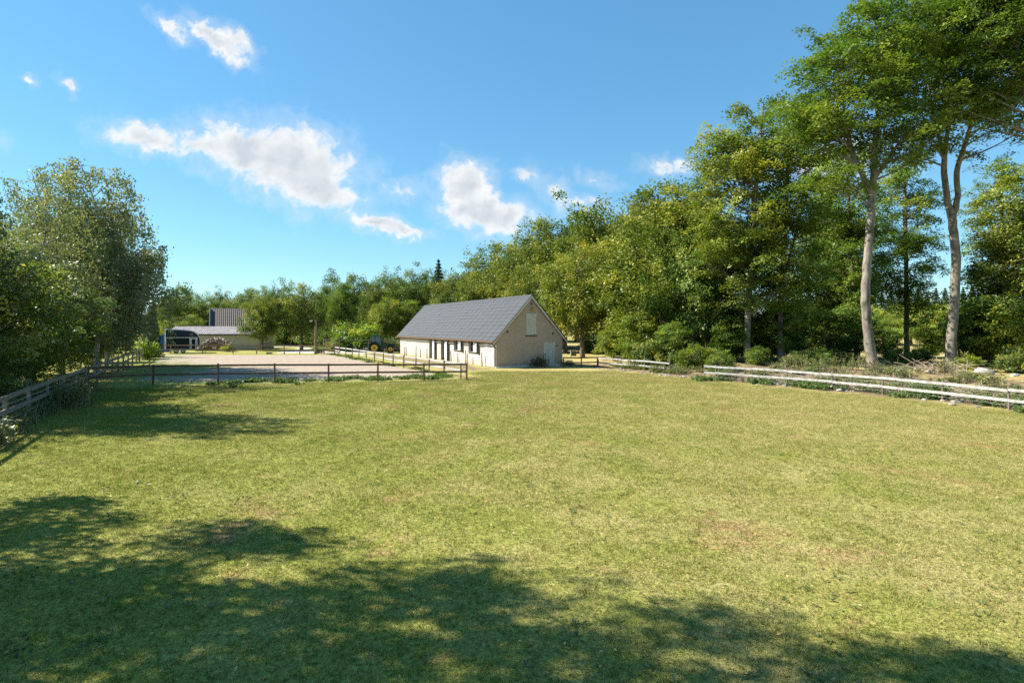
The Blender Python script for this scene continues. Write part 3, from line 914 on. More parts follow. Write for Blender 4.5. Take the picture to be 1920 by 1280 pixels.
place_tree('beech_tree', TR['beech_slim'], X(1700, 60), 60, 'dense beech behind the gap between the two pale trunks', s=1.0, rot=1.1, col=(1.02, 1.10, 1.04))
place_tree('beech_tree', TR['tall1'], X(1930, 52), 52, 'yellow-green tree standing half outside the right edge', s=1.0, rot=3.0, col=(1.24, 1.17, 0.97))

# --- wood behind the barn and the tree line across the back
back = [  # photo x, distance, top y, proto, width factor, colour, label
    (930, 98, 455, 'round1', 1.0, (0.95, 1.00, 0.90), 'round green tree at the left end of the wood behind the barn roof'),
    (1000, 96, 436, 'round2', 1.0, (1.14, 1.10, 0.80), 'olive tree rising behind the barn ridge'),
    (1052, 92, 410, 'tall1', 1.05, (1.25, 1.16, .78), 'yellow-green tree above the barn gable'),
    (1102, 90, 392, 'round1', 1.0, (1.07, 1.05, 0.80), 'green treetop forming the highest bump behind the gable'),
    (1150, 86, 398, 'round2', 1.0, (1.16, 1.10, 0.80), 'brownish treetop right of the highest bump behind the gable'),
    (1200, 82, 380, 'tall1', 1.0, (1.09, 1.05, 0.80), 'treetop behind the pointed yellowing tree'),
    (1010, 76, 500, 'round1', .95, (1.25, 1.16, .78), 'orange-tinged tree close behind the barn gable'),
    (1060, 78, 470, 'round2', .9, (1.25, 1.16, .78), 'pale yellow tree behind the barn between taller trees'),
    (1140, 72, 455, 'tall1', .9, (1.25, 1.16, .78), 'golden tree between gable and pointed yellowing tree'),
    (960, 88, 480, 'round2', .9, (1.14, 1.10, 0.80), 'olive tree just above the middle of the barn ridge'),
    (885, 92, 512, 'round1', .9, (1.10, 1.10, 0.85), 'low green tree above the left half of the barn roof'),
    (845, 95, 520, 'round2', .9, (1.00, 1.00, 0.85), 'tree above the left end of the barn ridge'),
    (822, 105, 488, 'spruce', 1.1, (2.02, 1.90, 1.90), 'grey-green spruce standing above the tree line left of the barn'),
    (772, 108, 506, 'round1', 1.0, (0.85, 0.95, 0.85), 'dark round treetop in the line behind the barn\'s far end'),
    (735, 112, 514, 'round2', 1.0, (0.85, 0.95, 0.85), 'dark treetop next to the grey-green spruce group'),
    (700, 105, 528, 'tall1', .9, (0.95, 1.00, 0.85), 'tree in the line above the tractor'),
    (660, 112, 512, 'round1', 1.0, (0.80, 0.92, 0.85), 'dark treetop behind the lamp pole'),
    (725, 84, 556, 'round2', .85, (1.27, 1.25, 0.80), 'lime green tree left of the barn roof'),
    (765, 86, 562, 'tall2', .9, (1.10, 1.10, 0.90), 'small bushy tree touching the barn roof\'s left end'),
    (640, 88, 528, 'tall2', .75, (1.00, 1.05, 0.80), 'upright tree behind the dark rail fence'),
    (612, 94, 535, 'tall2', .7, (0.85, 0.95, 0.80), 'narrow dark tree right of the round tree'),
    (566, 84, 530, 'round1', .85, (1.21, 1.15, 0.80), 'larger round yellow-green tree behind the arena'),
    (492, 82, 552, 'round2', .9, (1.12, 1.10, 0.80), 'round tree at the right end of the long shed'),
    (520, 115, 538, 'round2', 1.0, (0.80, 0.92, 0.85), 'dark treetop behind the two round trees'),
    (470, 118, 540, 'round1', 1.0, (0.85, 0.95, 0.85), 'treetop above the tiled house roof'),
    (412, 128, 545, 'round2', .62, (.7, .85, .8), 'dark pine-like treetop above the tiled house roof'),
    (345, 120, 536, 'round1', 1.0, (0.85, 1.00, 0.90), 'domed tree above the horse trailer'),
    (382, 115, 556, 'round2', 1.0, (0.95, 1.05, 0.90), 'mid green tree between trailer and tiled house'),
    (318, 112, 552, 'tall1', .9, (0.95, 1.05, 0.95), 'tree at the left end of the back tree line'),
    (300, 118, 566, 'round2', .9, (0.90, 1.00, 0.95), 'tree half hidden by the left hedge'),
    (440, 124, 556, 'round2', .9, (0.90, 1.00, 0.90), 'treetop just right of the dark pine-like treetop'),
    (360, 96, 590, 'round1', .8, (1.20, 1.20, 0.90), 'light green bushy tree behind the shed roof'),
    (326, 92, 600, 'round2', .7, (1.22, 1.20, 0.85), 'yellowish bush-like tree above the horse trailer'),
]
PH = {'round1': 14.0, 'round2': 14.0, 'tall1': 16.0, 'tall2': 16.0, 'spruce': 14.0}
for i, (px, y, ty, pr, wf, c, lab) in enumerate(back):
    hgt = Z(ty, y)
    k = hgt / PH[pr]
    kw = max(k, .62) * wf
    place_tree('spruce_tree' if pr == 'spruce' else 'broadleaf_tree', TR[pr], X(px, y), y, lab, group='trees of the line behind the buildings', s=kw, sz=k * 1.03, rot=i * 1.37, col=c, z=0)
# second rank that closes the line
r2 = np.random.default_rng(5)
for i, px in enumerate(range(300, 1240, 34)):
    y = 132 + r2.uniform(-6, 10)
    ty = np.interp(px, [300, 420, 600, 760, 900, 1000, 1100, 1240], [572, 566, 552, 536, 500, 470, 440, 430]) + r2.uniform(-4, 8)
    k = Z(ty, y) / 14.0
    place_tree('broadleaf_tree', TR[('round1', 'round2')[i % 2]], X(px, y), y, 'distant tree filling the back row of the wood', group='back row of the wood', s=max(k, .75), sz=k, rot=i * 2.1, col=(0.85, 0.97, 0.88), z=0)
# far spruces and young growth seen between the trunks on the right
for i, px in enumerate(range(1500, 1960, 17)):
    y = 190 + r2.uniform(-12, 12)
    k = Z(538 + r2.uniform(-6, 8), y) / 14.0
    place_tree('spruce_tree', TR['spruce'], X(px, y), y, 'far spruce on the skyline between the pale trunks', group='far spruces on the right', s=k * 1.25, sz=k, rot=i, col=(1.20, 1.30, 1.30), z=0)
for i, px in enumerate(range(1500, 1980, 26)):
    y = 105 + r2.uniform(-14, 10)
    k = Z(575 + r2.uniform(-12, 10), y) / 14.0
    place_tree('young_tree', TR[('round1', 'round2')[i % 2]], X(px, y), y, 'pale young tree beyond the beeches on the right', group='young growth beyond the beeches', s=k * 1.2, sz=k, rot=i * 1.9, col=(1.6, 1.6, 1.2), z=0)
# understorey on the right
under = [(1150, 54, 'sapling', .62, (1.2, 1.1, .9)), (1195, 50, 'sapling', .8, (1.2, 1.12, .9)), (1232, 47.5, 'bush2', 1.25, (1, 1, .95)), (1262, 47, 'sapling', .62, (1, 1.05, 1)),
         (1300, 44, 'bush1', .85, (1.2, 1.15, .9)), (1325, 45, 'bush2', .8, (1.15, 1.1, 1)), (1365, 47, 'sapling', .7, (.85, .95, .9)), (1420, 44, 'bush1', .62, (1, 1.05, 1)),
         (1445, 48, 'sapling', .85, (.9, 1, .9)), (1500, 43, 'bush2', .6, (.9, 1, .95)), (1540, 42, 'bush1', .55, (.85, 1, .95)), (1575, 43, 'bush2', .55, (1, 1, 1)),
         (1590, 52, 'sapling', .9, (.85, .95, .85)), (1690, 44, 'bush1', .6, (1, 1.05, .9)), (1720, 46, 'bush2', .6, (1.05, 1.1, .9)), (1748, 52, 'sapling', .5, (1, 1.05, .9)),
         (1830, 43, 'sapling', .85, (1, 1, .95)), (1880, 41, 'sapling', .95, (1.1, 1.05, .9)), (1930, 39, 'sapling', .85, (1.05, 1.02, .9)), (1850, 50, 'sapling', 1.0, (.9, 1, .9)),
         (1815, 38, 'bush1', .45, (1.5, 1.35, .7)), (1910, 36, 'bush2', .75, (1, 1, .9)), (1664, 50, 'sapling', .5, (.8, .92, .85)), (1480, 55, 'sapling', 1.0, (.8, .9, .8)),
         (1380, 56, 'sapling', 1.0, (.75, .88, .8)), (1270, 56, 'sapling', 1.05, (.8, .9, .8)), (1350, 41, 'bush1', .7, (1.05, 1.05, 1))]
where = {'sapling': 'young beech with layered leaves in the undergrowth', 'bush1': 'leafy bush behind the white fence', 'bush2': 'rounded shrub behind the white fence'}
beside = ['right of the barn', 'left of the fence gap', 'at the fence gap', 'below the full beech', 'under the dark tree', 'by the brown trunk', 'left of the forked beech', 'between the pale trunks', 'at the right edge']
def zone(px):
    return 0 if px < 1215 else 1 if px < 1290 else 2 if px < 1335 else 3 if px < 1430 else 5 if px < 1520 else 6 if px < 1620 else 7 if px < 1775 else 8
for i, (px, y, pr, k, c) in enumerate(under):
    b = beside[zone(px)]
    same = sorted(q[0] for q in under if zone(q[0]) == zone(px) and q[2] == pr)
    n = same.index(px)
    pre = '' if len(same) == 1 else 'leftmost ' if n == 0 else 'rightmost ' if n == len(same) - 1 else ('second ' if n == 1 else 'third ')
    place_tree('young_beech' if pr == 'sapling' else 'bush', TR[pr], X(px, y), y, pre + where[pr] + ' ' + b, cat='tree' if pr == 'sapling' else 'bush', group='undergrowth ' + b, s=k, rot=i * 2.3, col=c)
for i, px in enumerate(range(536, 800, 20)):
    y = 101 + r2.uniform(-3, 6)
    place_tree('shrub', TR[('bush1', 'bush2')[i % 2]], X(px, y), y, 'dark shrub in the shaded hedge under the back tree line', cat='bush', group='hedge under the back tree line', s=r2.uniform(1.6, 2.3), rot=i * 1.3, col=(.9, 1.0, .85), z=0)
for i, px in enumerate(range(1120, 1560, 27)):
    y = 74 + r2.uniform(-4, 10)
    place_tree('shrub', TR[('bush2', 'bush1')[i % 2]], X(px, y), y, 'shaded shrub inside the wood on the right', cat='bush', group='shrubs inside the wood', s=r2.uniform(1.3, 2.0), rot=i * 1.7, col=(.9, 1.0, .85), z=float(bank(X(px, y), y)) - .03)
# shrubs across the back
for i, (px, y, k, c, lab) in enumerate([
        (672, 80, 2.0, (1.35, 1.45, .65), 'bright yellow-green bush behind the dark rail fence'),
        (640, 79, .9, (1.6, 1.4, 1.2), 'pale shrub at the foot of the bright bush'),
        (622, 78, .75, (1.5, 1.3, 1.3), 'flowering shrub by the left end of the dark rail fence'),
        (715, 80, .9, (1.2, 1.2, .8), 'hedge shrub behind the tractor'),
        (738, 79, .85, (1.2, 1.2, .8), 'hedge shrub between tractor and barn'),
        (596, 74, .5, (1.3, 1.3, .9), 'small bush at the foot of the lamp pole'),
        (508, 112, .8, (2.0, 1.8, .8), 'yellow bush in front of the white house'),
        (272, 60, .9, (1.4, 1.4, .9), 'pale green shrub at the far left end of the arena'),
        (425, 78, .5, (1.6, 1.5, .8), 'low weeds at the right end of the log pile')]):
    place_tree('shrub', TR[('bush2', 'bush1')[i % 2]], X(px, y), y, lab, cat='bush', s=k, rot=i * 1.1, col=c, z=0)

# ------------------------------------------------------------------ barn
def wall_mesh(a0, a1, z0, ztop, holes, thick, mat, name, parent, along='y', at=0.0, inward=1, gable=None):
    """wall panel with openings; along = local axis, at = outer face coordinate, thick towards inward"""
    cuts_a = sorted(set([a0, a1] + [h[0] for h in holes] + [h[1] for h in holes]))
    mb = MB()
    for i in range(len(cuts_a) - 1):
        p, q = cuts_a[i], cuts_a[i + 1]
        mid = (p + q) / 2
        hs = sorted([(h[2], h[3]) for h in holes if h[0] < mid < h[1]])
        z = z0
        spans = []
        for (b, t) in hs:
            if b > z: spans.append((z, b))
            z = t
        spans.append((z, ztop))
        for (b, t) in spans:
            lo, hi = (at, at + thick * inward) if inward > 0 else (at + thick * inward, at)
            if along == 'y': mb.box(lo, hi, p, q, b, t)
            else: mb.box(p, q, lo, hi, b, t)
    return mb.build(name, mat, parent)

def build_barn():
    ang = math.atan2(.4726, .8813)
    bx0, by0 = G(931, 690)
    B = empty('barn', (bx0, by0, 0), ang)
    tag(B, 'long pale barn with grey tiled roof in the middle of the picture', 'barn')
    W, L, HE, HR = 6.8, 28.4, 2.62, 6.25
    T = .25
    # long wall towards the arena, paler than the gables
    doors = [(15.95, 17.1, 0.0, 2.05), (12.2, 13.4, 0.0, 2.05)]
    wins = [(8.5, 9.66, 1.22, 2.12), (4.75, 5.95, 1.18, 2.10)]
    lw = wall_mesh(0, L, 0, HE - .06, doors + wins, T, M['whitewall'], 'side_wall', B, 'y', 0.0, 1)
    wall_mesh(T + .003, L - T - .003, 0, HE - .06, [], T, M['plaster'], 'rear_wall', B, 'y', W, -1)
    # gables (one polygon prism each, door and hatch set proud as boards)
    poly = [(T + .002, 0), (W, 0), (W, HE - .02), (W / 2, HR - .10), (0.004, HE - .02), (0.004, HE - .055), (T + .002, HE - .055)]
    poly = [(.004, 0), (W - .0, 0), (W - .0, HE - .02), (W / 2, HR - .12), (.004, HE - .02)]
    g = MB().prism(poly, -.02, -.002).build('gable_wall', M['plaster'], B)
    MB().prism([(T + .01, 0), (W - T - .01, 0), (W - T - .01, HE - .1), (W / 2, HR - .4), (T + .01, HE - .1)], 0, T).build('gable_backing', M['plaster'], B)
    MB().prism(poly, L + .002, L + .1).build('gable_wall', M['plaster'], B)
    # plinth at the gable
    MB().box(.02, W - .02, -.05, -.021, 0, .16).build('plinth', M['trim'], B)
    # gable hatch and door
    h = empty('loft_hatch', (0, 0, 0)); h.parent = B
    hm = MB()
    for k in range(4):
        hm.box(2.93 + k * .262, 2.93 + k * .262 + .254, -.055, -.021, 2.84, 4.72)
    hb = hm.build('hatch_boards', M['door'], B); h.parent = None; bpy.data.objects.remove(h)
    MB().box(2.87, 4.04, -.085, -.021, 2.72, 2.83).build('hatch_sill', M['frame'], B)
    MB().box(2.87, 4.04, -.07, -.021, 4.725, 4.79).build('hatch_lintel', M['trim'], B)
    dm = MB()
    for k in range(5):
        dm.box(4.84 + k * .21, 4.84 + k * .21 + .204, -.055, -.021, .05, 2.10)
    gd = dm.build('gable_door', M['door'], B)
    gh = MB().box(4.90, 4.93, -.10, -.056, 1.0, 1.16).build('handle', M['gutter'], gd)
    fr = MB()
    fr.box(4.775, 4.835, -.065, -.021, 0.0, 2.17); fr.box(5.895, 5.955, -.065, -.021, 0.0, 2.17); fr.box(4.836, 5.894, -.065, -.021, 2.105, 2.17)
    fr.build('door_frame', M['trim'], B)
    # house plate and small vents, lamp under the ridge
    MB().box(6.10, 6.38, -.035, -.021, 1.82, 1.90).build('plate', M['gutter'], B)
    for (vx, vz) in ((1.05, 3.13), (5.75, 2.98), (3.46, 5.62)):
        vm = MB(); vm.box(vx - .08, vx + .08, -.05, -.021, vz - .09, vz + .09)
        v = vm.build('vent', M['gutter'], B)
    la = MB(); la.tube([(3.5, -.02, 5.22), (3.5, -.16, 5.26), (3.5, -.20, 5.22)], [.03, .03, .03], 6)
    lamp = la.build('wall_lamp', M['gutter'], B)
    lm = MB(); lm.tube([(3.5, -.2, 5.26), (3.5, -.2, 5.20), (3.5, -.2, 5.10), (3.5, -.2, 5.02)], [.08, .17, .18, .10], 12)
    lm.build('lamp_bowl', simple_mat('amber_lamp_glass', (.42, .28, .08), (.3, .2, .06), 5, .3, 0), lamp)
    # openings: sheet painted near black behind, brown frames, leaf swung back against the wall
    def leaf_door(a0, a1, z0, z1, name):
        wdt = a1 - a0
        d = empty(name)
        bpy.data.objects.remove(d)
        back = MB().box(.9, .93, a0 - 1.0, a1 + 1.0, 0, 2.4).build('dark_backing', M['dark'], B)  # backing sheet whose black colour stands in for unlit interior
        f = MB()
        f.box(-.012, .10, a0 - .07, a0 - .002, z0, z1 + .07); f.box(-.012, .10, a1 + .002, a1 + .07, z0, z1 + .07); f.box(-.012, .10, a0 - .0015, a1 + .0015, z1 + .002, z1 + .07)
        f.build('frame', M['frame'], B)
        # leaf hinged at the near jamb, standing a little off the wall
        leaf = MB()
        n = max(3, int(wdt / .2))
        for k in range(n):
            p = -wdt * k / n; q = -wdt * (k + 1) / n + .008
            leaf.box(-.045, 0, q, p, z0 + .04, z1 + .02)
        lo = leaf.build(name, M['shutter'], B, (-.06, a0 - .02, 0), (0, 0, -.16))
        br = MB(); br.box(-.07, -.046, -wdt + .05, -.05, z0 + .22, z0 + .31); br.box(-.07, -.046, -wdt + .05, -.05, z1 - .28, z1 - .19)
        br.build('ledge', M['shutter'], lo)
        hg = MB(); hg.box(-.085, -.071, -.30, .0, z0 + .245, z0 + .285); hg.box(-.085, -.071, -.30, .0, z1 - .255, z1 - .215)
        hg.build('hinge', M['gutter'], lo)
        MB().box(-.10, .04, a0 - wdt - .15, a1 + .05, z0 - .06, z0 - .003).build('sill', M['frame'], B) if z0 > .5 else None
    for dd in doors: leaf_door(*dd, name='stable_door')
    for ww in wins: leaf_door(*ww, name='shutter')
    # closed sliding door near the corner with flaking paint
    bd = MB()
    for k in range(9):
        a = .42 + k * .225
        bd.box(-.05, -.004, a, a + .217, .06, 2.14)
    bdo = bd.build('closed_door', M['bigdoor'], B)
    MB().box(-.075, -.004, .30, 2.62, 2.145, 2.21).build('door_track', M['trim'], B)
    # pilaster lines and small vents in the long wall
    for (a, z) in ((25.4, 2.28), (21.8, 2.28)):
        MB().box(-.02, -.003, a - .12, a + .12, z - .08, z + .08).build('vent', M['gutter'], B)
    # roof: pitch from eave to ridge with overhangs
    oh, og = .34, .22
    slope = (HR - HE) / (W / 2)
    ez = HE - oh * slope
    nx, nz = -slope / math.hypot(1, slope), 1 / math.hypot(1, slope)
    rf = MB()
    th = .10
    for sgn in (-1, 1):
        c = W / 2
        p0 = (c + sgn * (W / 2 + oh), ez); p1 = (c, HR)
        rf.add([(p0[0], -og, p0[1]), (p1[0] + sgn * .001, -og, p1[1]), (p1[0] + sgn * .001, L + og, p1[1]), (p0[0], L + og, p0[1]),
                (p0[0], -og, p0[1] + th), (p1[0] + sgn * .001, -og, p1[1] + th), (p1[0] + sgn * .001, L + og, p1[1] + th), (p0[0], L + og, p0[1] + th)],
               [(0, 3, 2, 1), (4, 5, 6, 7), (0, 1, 5, 4), (1, 2, 6, 5), (2, 3, 7, 6), (3, 0, 4, 7)])
    roof = rf.build('roof', M['soffit'], B)
    # tiles: twelve courses of twenty-five slabs on the seen slope
    rows, cols = 12, 25
    sl_len = math.hypot(W / 2 + oh, HR - ez) + .05
    tl = sl_len / rows; tw = (L + 2 * og) / cols
    tile = MB().box(0, tl * 1.10, .006, tw - .016, 0, .022).mesh('tile', M['tile'])
    pitch = math.atan(slope)
    rt = np.random.default_rng(3)
    for side in (0, 1):
        if side == 1:
            mb = MB()
            for i in range(rows):
                d0 = i * tl
                x0 = W + oh + .04 - d0 * math.cos(pitch); z0 = ez + th - .04 + d0 * math.sin(pitch)
                x1 = x0 - tl * 1.05 * math.cos(pitch); z1 = z0 + tl * 1.05 * math.sin(pitch)
                mb.add([(x0, -og, z0 + .045), (x0, L + og, z0 + .045), (x1, L + og, z1 + .02), (x1, -og, z1 + .02)], [(0, 1, 2, 3)])
            o = mb.build('far_slope_tiles', M['tile'], roof); o['kind'] = 'stuff'
            continue
        for i in range(rows):
            for j in range(cols):
                d0 = i * tl
                off = 0
                o = link_obj('tile', tile, roof)
                o.location = (-oh - .04 + d0 * math.cos(pitch) - .02, -og + j * tw + off, ez + th - .04 + d0 * math.sin(pitch) + .036 + rt.uniform(-.004, .004))
                o.rotation_euler = (rt.normal(0, .004), -(pitch - .045) + rt.normal(0, .004), 0)
    # ridge tiles
    for j in range(25):
        rm = MB().prism([(W / 2 - .16, HR + th - .06), (W / 2, HR + th + .10), (W / 2 + .16, HR + th - .06), (W / 2, HR + th + .05)], -og + j * tw + .004, -og + (j + 1) * tw - .004)
        if j == 0: rmesh = rm.mesh('ridge_tile', M['tile'])
        o = link_obj('ridge_tile', rmesh, roof, (0, j * tw, 0))
    # barge boards
    for yy in (-og - .03, L + og + .003):
        for sgn in (-1, 1):
            c = W / 2
            a = Vector((c + sgn * (W / 2 + oh + .05), 0, ez - .02)); b = Vector((c, 0, HR + .09))
            dn = Vector((0, 0, -.24))
            bm_ = MB()
            bm_.add([(a.x, yy, a.z), (b.x, yy, b.z + .05), (b.x, yy, b.z - .24), (a.x, yy, a.z - .16), (a.x, yy + .027, a.z), (b.x, yy + .027, b.z + .05), (b.x, yy + .027, b.z - .24), (a.x, yy + .027, a.z - .16)],
                    [(0, 1, 2, 3), (7, 6, 5, 4), (0, 4, 5, 1), (1, 5, 6, 2), (2, 6, 7, 3), (3, 7, 4, 0)])
            bm_.build('barge_board', M['trim'], B)
            cp = MB().bar((a.x, yy + .01, a.z + .10), (b.x, yy + .01, b.z + .13), .14, .03)
            cp.build('verge_cap', M['tile'], B)
    # gutter and downpipe
    gt = MB(); gt.tube([(-oh - .12, -og, ez + .02), (-oh - .12, L + og, ez + .02)], [.055, .055], 8)
    gt.build('gutter', M['soffit'], B)
    dp = MB(); dp.tube([(-oh - .12, .08, ez), (-oh - .10, .09, ez - .12), (-.10, .10, ez - .42), (-.07, .10, ez - .55), (-.07, .10, .12)], [.045] * 5, 8)
    dp.build('downpipe', M['gutter'], B)
    return B
build_barn()

# ------------------------------------------------------------------ fences
def fence(name, label, pts, tops, rails, post_mat, rail_mat, post_w=.10, rail_h=.12, rail_t=.035, group=None, side=0.0, jitter=.01, seed=1, round_rail=False, wires=(), posts=None, sag=0.0, break_at=None):
    """pts: post feet (x, y); tops: post height(s); rails: list of heights or (height at start, height at end)"""
    r = random.Random(seed)
    n = len(pts)
    root = empty(name, (pts[0][0], pts[0][1], float(bank(*pts[0]))))
    tag(root, label, 'fence', group)
    ox, oy, oz = root.location
    P = []
    for i, p in enumerate(pts):
        t = i / max(1, n - 1)
        z = float(bank(*p)) - oz
        h = tops if isinstance(tops, (int, float)) else tops[0] + (tops[1] - tops[0]) * t
        h += r.uniform(-1, 1) * jitter * 3
        q = Vector((p[0] - ox, p[1] - oy, z))
        lean = Vector((r.uniform(-1, 1) * jitter * 2, r.uniform(-1, 1) * jitter * 2, 0))
        m = MB().tube([q + Vector((0, 0, -.08)), q + lean * .5 + Vector((0, 0, h * .5)), q + lean + Vector((0, 0, h - .015)), q + lean + Vector((0, 0, h))],
                      [post_w / 2 * 1.05, post_w / 2, post_w / 2 * .97, post_w / 2 * .8], 8)
        if posts is None or posts[i]:
            m.build('post', post_mat, root)
        P.append((q, lean, h))
    for i in range(n - 1):
        if break_at and i in break_at: continue
        a, b = P[i][0], P[i + 1][0]
        d = (b - a).normalized(); s = Vector((-d.y, d.x, 0)) * side
        for rl in rails:
            za, zb = (rl, rl) if isinstance(rl, (int, float)) else (rl[0] + (rl[1] - rl[0]) * i / (n - 1), rl[0] + (rl[1] - rl[0]) * (i + 1) / (n - 1))
            j1, j2 = r.uniform(-1, 1) * jitter, r.uniform(-1, 1) * jitter
            pa = a + s + d * .006 + Vector((0, 0, za + j1)); pb = b + s - d * .006 + Vector((0, 0, zb + j2))
            mb = MB()
            if round_rail:
                mid = (pa + pb) / 2 + Vector((0, 0, -sag))
                mb.tube([pa, mid, pb], [rail_h / 2, rail_h / 2 * .95, rail_h / 2 * .92], 8)
            else:
                mb.bar(pa, pb, rail_t, rail_h)
            mb.build('rail', rail_mat, root)
        for wz in wires:
            pa = a + s + Vector((0, 0, wz)); pb = b + s + Vector((0, 0, wz))
            MB().tube([pa, (pa + pb) / 2 - Vector((0, 0, .015)), pb], [.006] * 3, 4).build('wire', M['wire'], root)
    return root

def lerp_pts(a, b, n):
    return [(a[0] + (b[0] - a[0]) * i / (n - 1), a[1] + (b[1] - a[1]) * i / (n - 1)) for i in range(n)]

front = [(-24.2, 31.0)] + [G(px, py) for px, py in ((287, 723), (409, 720), (515, 718), (616, 716.5), (708, 715), (795, 713.5), (875, 712))]
fence('arena_fence', 'dark brown two-rail fence across the front of the riding arena', front, (1.36, 1.12), [(1.23, 1.05), (.70, .56)], M['brownwood'], M['brownwood'], .12, .115, .05, side=-.07, jitter=.012, seed=2)
wf0, wf1 = G(864, 710), G(627, 664.8)
fence('arena_fence', 'white-railed fence along the arena side nearest the barn', lerp_pts(wf0, wf1, 14), (1.10, 1.02), [(1.03, .96), (.58, .55)], M['postwood'], M['whiterail'], .10, .13, .03, side=-.07, jitter=.02, seed=3)
fence('arena_fence', 'reddish brown two-rail fence along the far end of the arena', [(-52, 71.6)] + [G(px, py) for px, py in ((262, 663.4), (320, 663.2), (380, 663.4), (437, 663.6), (481, 663.8), (533, 664), (562, 664))] + [(-24.6, 71.5), (-22.6, 71)],
      1.25, [1.12, .55], M['redwood'], M['redwood'], .13, .15, .05, side=-.08, jitter=.02, seed=4)
lf0 = (-14.3, 13.4); lf1 = (-24.2, 31.0); lf2 = (-39.5, 58.4)
fence('boundary_fence', 'weathered grey board fence with wires along the left edge', lerp_pts(lf0, lf1, 8), 1.30, [1.22, .74], M['oldwood'], M['oldwood'], .13, .155, .035, side=-.085, jitter=.02, seed=5, wires=(.98, .45))
fence('boundary_fence', 'grey two-rail fence running along the tree side of the arena', lerp_pts((-24.45, 31.5), lf2, 11), 1.30, [1.20, .72], M['oldwood'], M['oldwood'], .12, .15, .035, side=-.085, jitter=.02, seed=6)
fence('paddock_fence', 'dark two-rail fence between the barn gable and the white fence', [G(1057, 688), G(1090, 688.5), G(1120, 687.5)], .92, [.84, .42], M['brownwood'], M['brownwood'], .11, .11, .04, side=-.07, seed=7)
fence('field_fence', 'short white two-rail fence right of the barn', [G(1121.5, 687), G(1164, 690), G(1209, 694), G(1256, 698)], (.95, 1.15), [(.76, .72), (.38, .30)], M['postwood'], M['whiterail'], .09, .12, .03, side=-.07, jitter=.02, seed=8)
fB = [G(px, py) for px, py in ((1321, 712), (1343, 713.5), (1411, 718), (1476, 723), (1561, 730.5), (1655, 739.5), (1767, 752), (1892, 768), (2060, 788))]
fence('field_fence', 'long white two-rail fence along the rubble bank on the right', fB, (1.02, 1.0), [(.93, .84), (.52, .40)], M['postwood'], M['whiterail'], .085, .125, .03, side=-.065, jitter=.02, seed=9, wires=(.70, .22))
fence('garden_fence', 'tall dark post-and-rail fence with wire beside the tractor', [(X(607, 78), 78), (X(637, 77.5), 77.5), (X(664, 77), 77), (X(691, 76.5), 76.5), (X(722, 76), 76), (X(752, 75.5), 75.5)], 1.85, [1.72], M['oldwood'], M['oldwood'], .2, .10, .06, side=-.1, seed=10, wires=(1.3, .9, .5))
fence('wire_fence', 'pale posts of a wire fence on the meadow behind the barn', [(X(1062, 76), 76), (X(1084, 76), 76), (X(1103, 76), 76), (X(1126, 76), 76), (X(1150, 76), 76)], 1.15, [], M['whiterail'], M['whiterail'], .13, jitter=.03, seed=11, wires=(1.0, .55))

# thin stakes in front of the barn's stable wall
for i, (px, ty) in enumerate(((759, 649.7), (762, 650), (780, 648), (789, 654.5), (800.5, 652.5), (817, 655), (846, 658), (858.5, 662), (874, 656.7), (877, 662), (904, 661), (726, 650), (738, 651))):
    by = 668 + (px - 759) * .131
    gx, gy = G(px, by)
    hgt = Z(ty, gy)
    ln = random.uniform(-.05, .05)
    m = MB().tube([(0, 0, -.1), (ln * .5, 0, hgt * .5), (ln, 0, hgt)], [.055, .05, .045], 6)
    o = m.build('stake', M['brownwood'], None, (gx, gy, 0))
    tag(o, 'thin upright dark stake in front of the barn\'s stable wall', 'post', 'stakes in front of the stable wall')

# ------------------------------------------------------------------ lamp pole, box, small arena things
def build_lamp():
    gx, gy = G(592, 664)
    o = empty('lamp_pole', (gx, gy, 0)); tag(o, 'wooden pole with a small floodlight at the far end of the arena', 'lamp pole')
    MB().tube([(0, 0, -.1), (0, 0, 2), (.02, 0, 4.45)], [.17, .16, .13], 10).build('pole', M['redwood'], o)
    MB().tube([(0, 0, 0), (0, 0, 1.1)], [.20, .19], 10).build('pole_sleeve', M['oldwood'], o)
    MB().bar((0, -.1, 4.25), (-.45, -.12, 4.32), .05, .05).build('bracket', M['gutter'], o)
    lamp = MB(); lamp.prism([(-.72, 4.20), (-.40, 4.26), (-.42, 4.46), (-.66, 4.42)], -.32, .08)
    lamp.build('floodlight', simple_mat('lamp_housing', (.62, .50, .38), (.5, .4, .3), 5, .5, 0), o)
    MB().tube([(.12, -.12, .6), (.15, -.12, 2.2), (.13, -.12, 4.1)], [.02] * 3, 5).build('cable', M['whiterail'], o)
build_lamp()

def build_box():
    gx, gy = G(1075, 672)
    o = empty('feed_box', (gx, gy, 0)); tag(o, 'small grey box on legs on the meadow right behind the barn', 'box')
    m = MB(); m.box(-.32, .32, -.3, .3, .30, .86); m.build('body', simple_mat('grey_board', (.28, .29, .28), (.18, .19, .18), 6, .7, .1), o)
    MB().box(-.37, .37, -.36, .36, .863, .91).build('lid', M['oldwood'], o)
    MB().box(-.26, .26, -.315, -.301, .36, .80).build('front_panel', simple_mat('dark_board', (.10, .12, .11), (.07, .08, .07), 6, .7, .1), o)
    for sx in (-.26, .26):
        for sy in (-.24, .24):
            MB().box(sx - .03, sx + .03, sy - .03, sy + .03, 0, .298).build('leg', M['oldwood'], o)
build_box()

def build_jump_block():
    gx, gy = G(505, 663.6)
    o = empty('jump_block', (gx, gy, 0)); tag(o, 'small pale block with dark marks on the arena edge', 'block')
    MB().box(-.36, .36, -.12, .12, 0, .24).build('body', M['whiterail'], o)
    for k in range(5):
        MB().box(-.32 + k * .14, -.25 + k * .14, -.13, -.121, .04, .20).build('mark', M['gutter'], o)
build_jump_block()

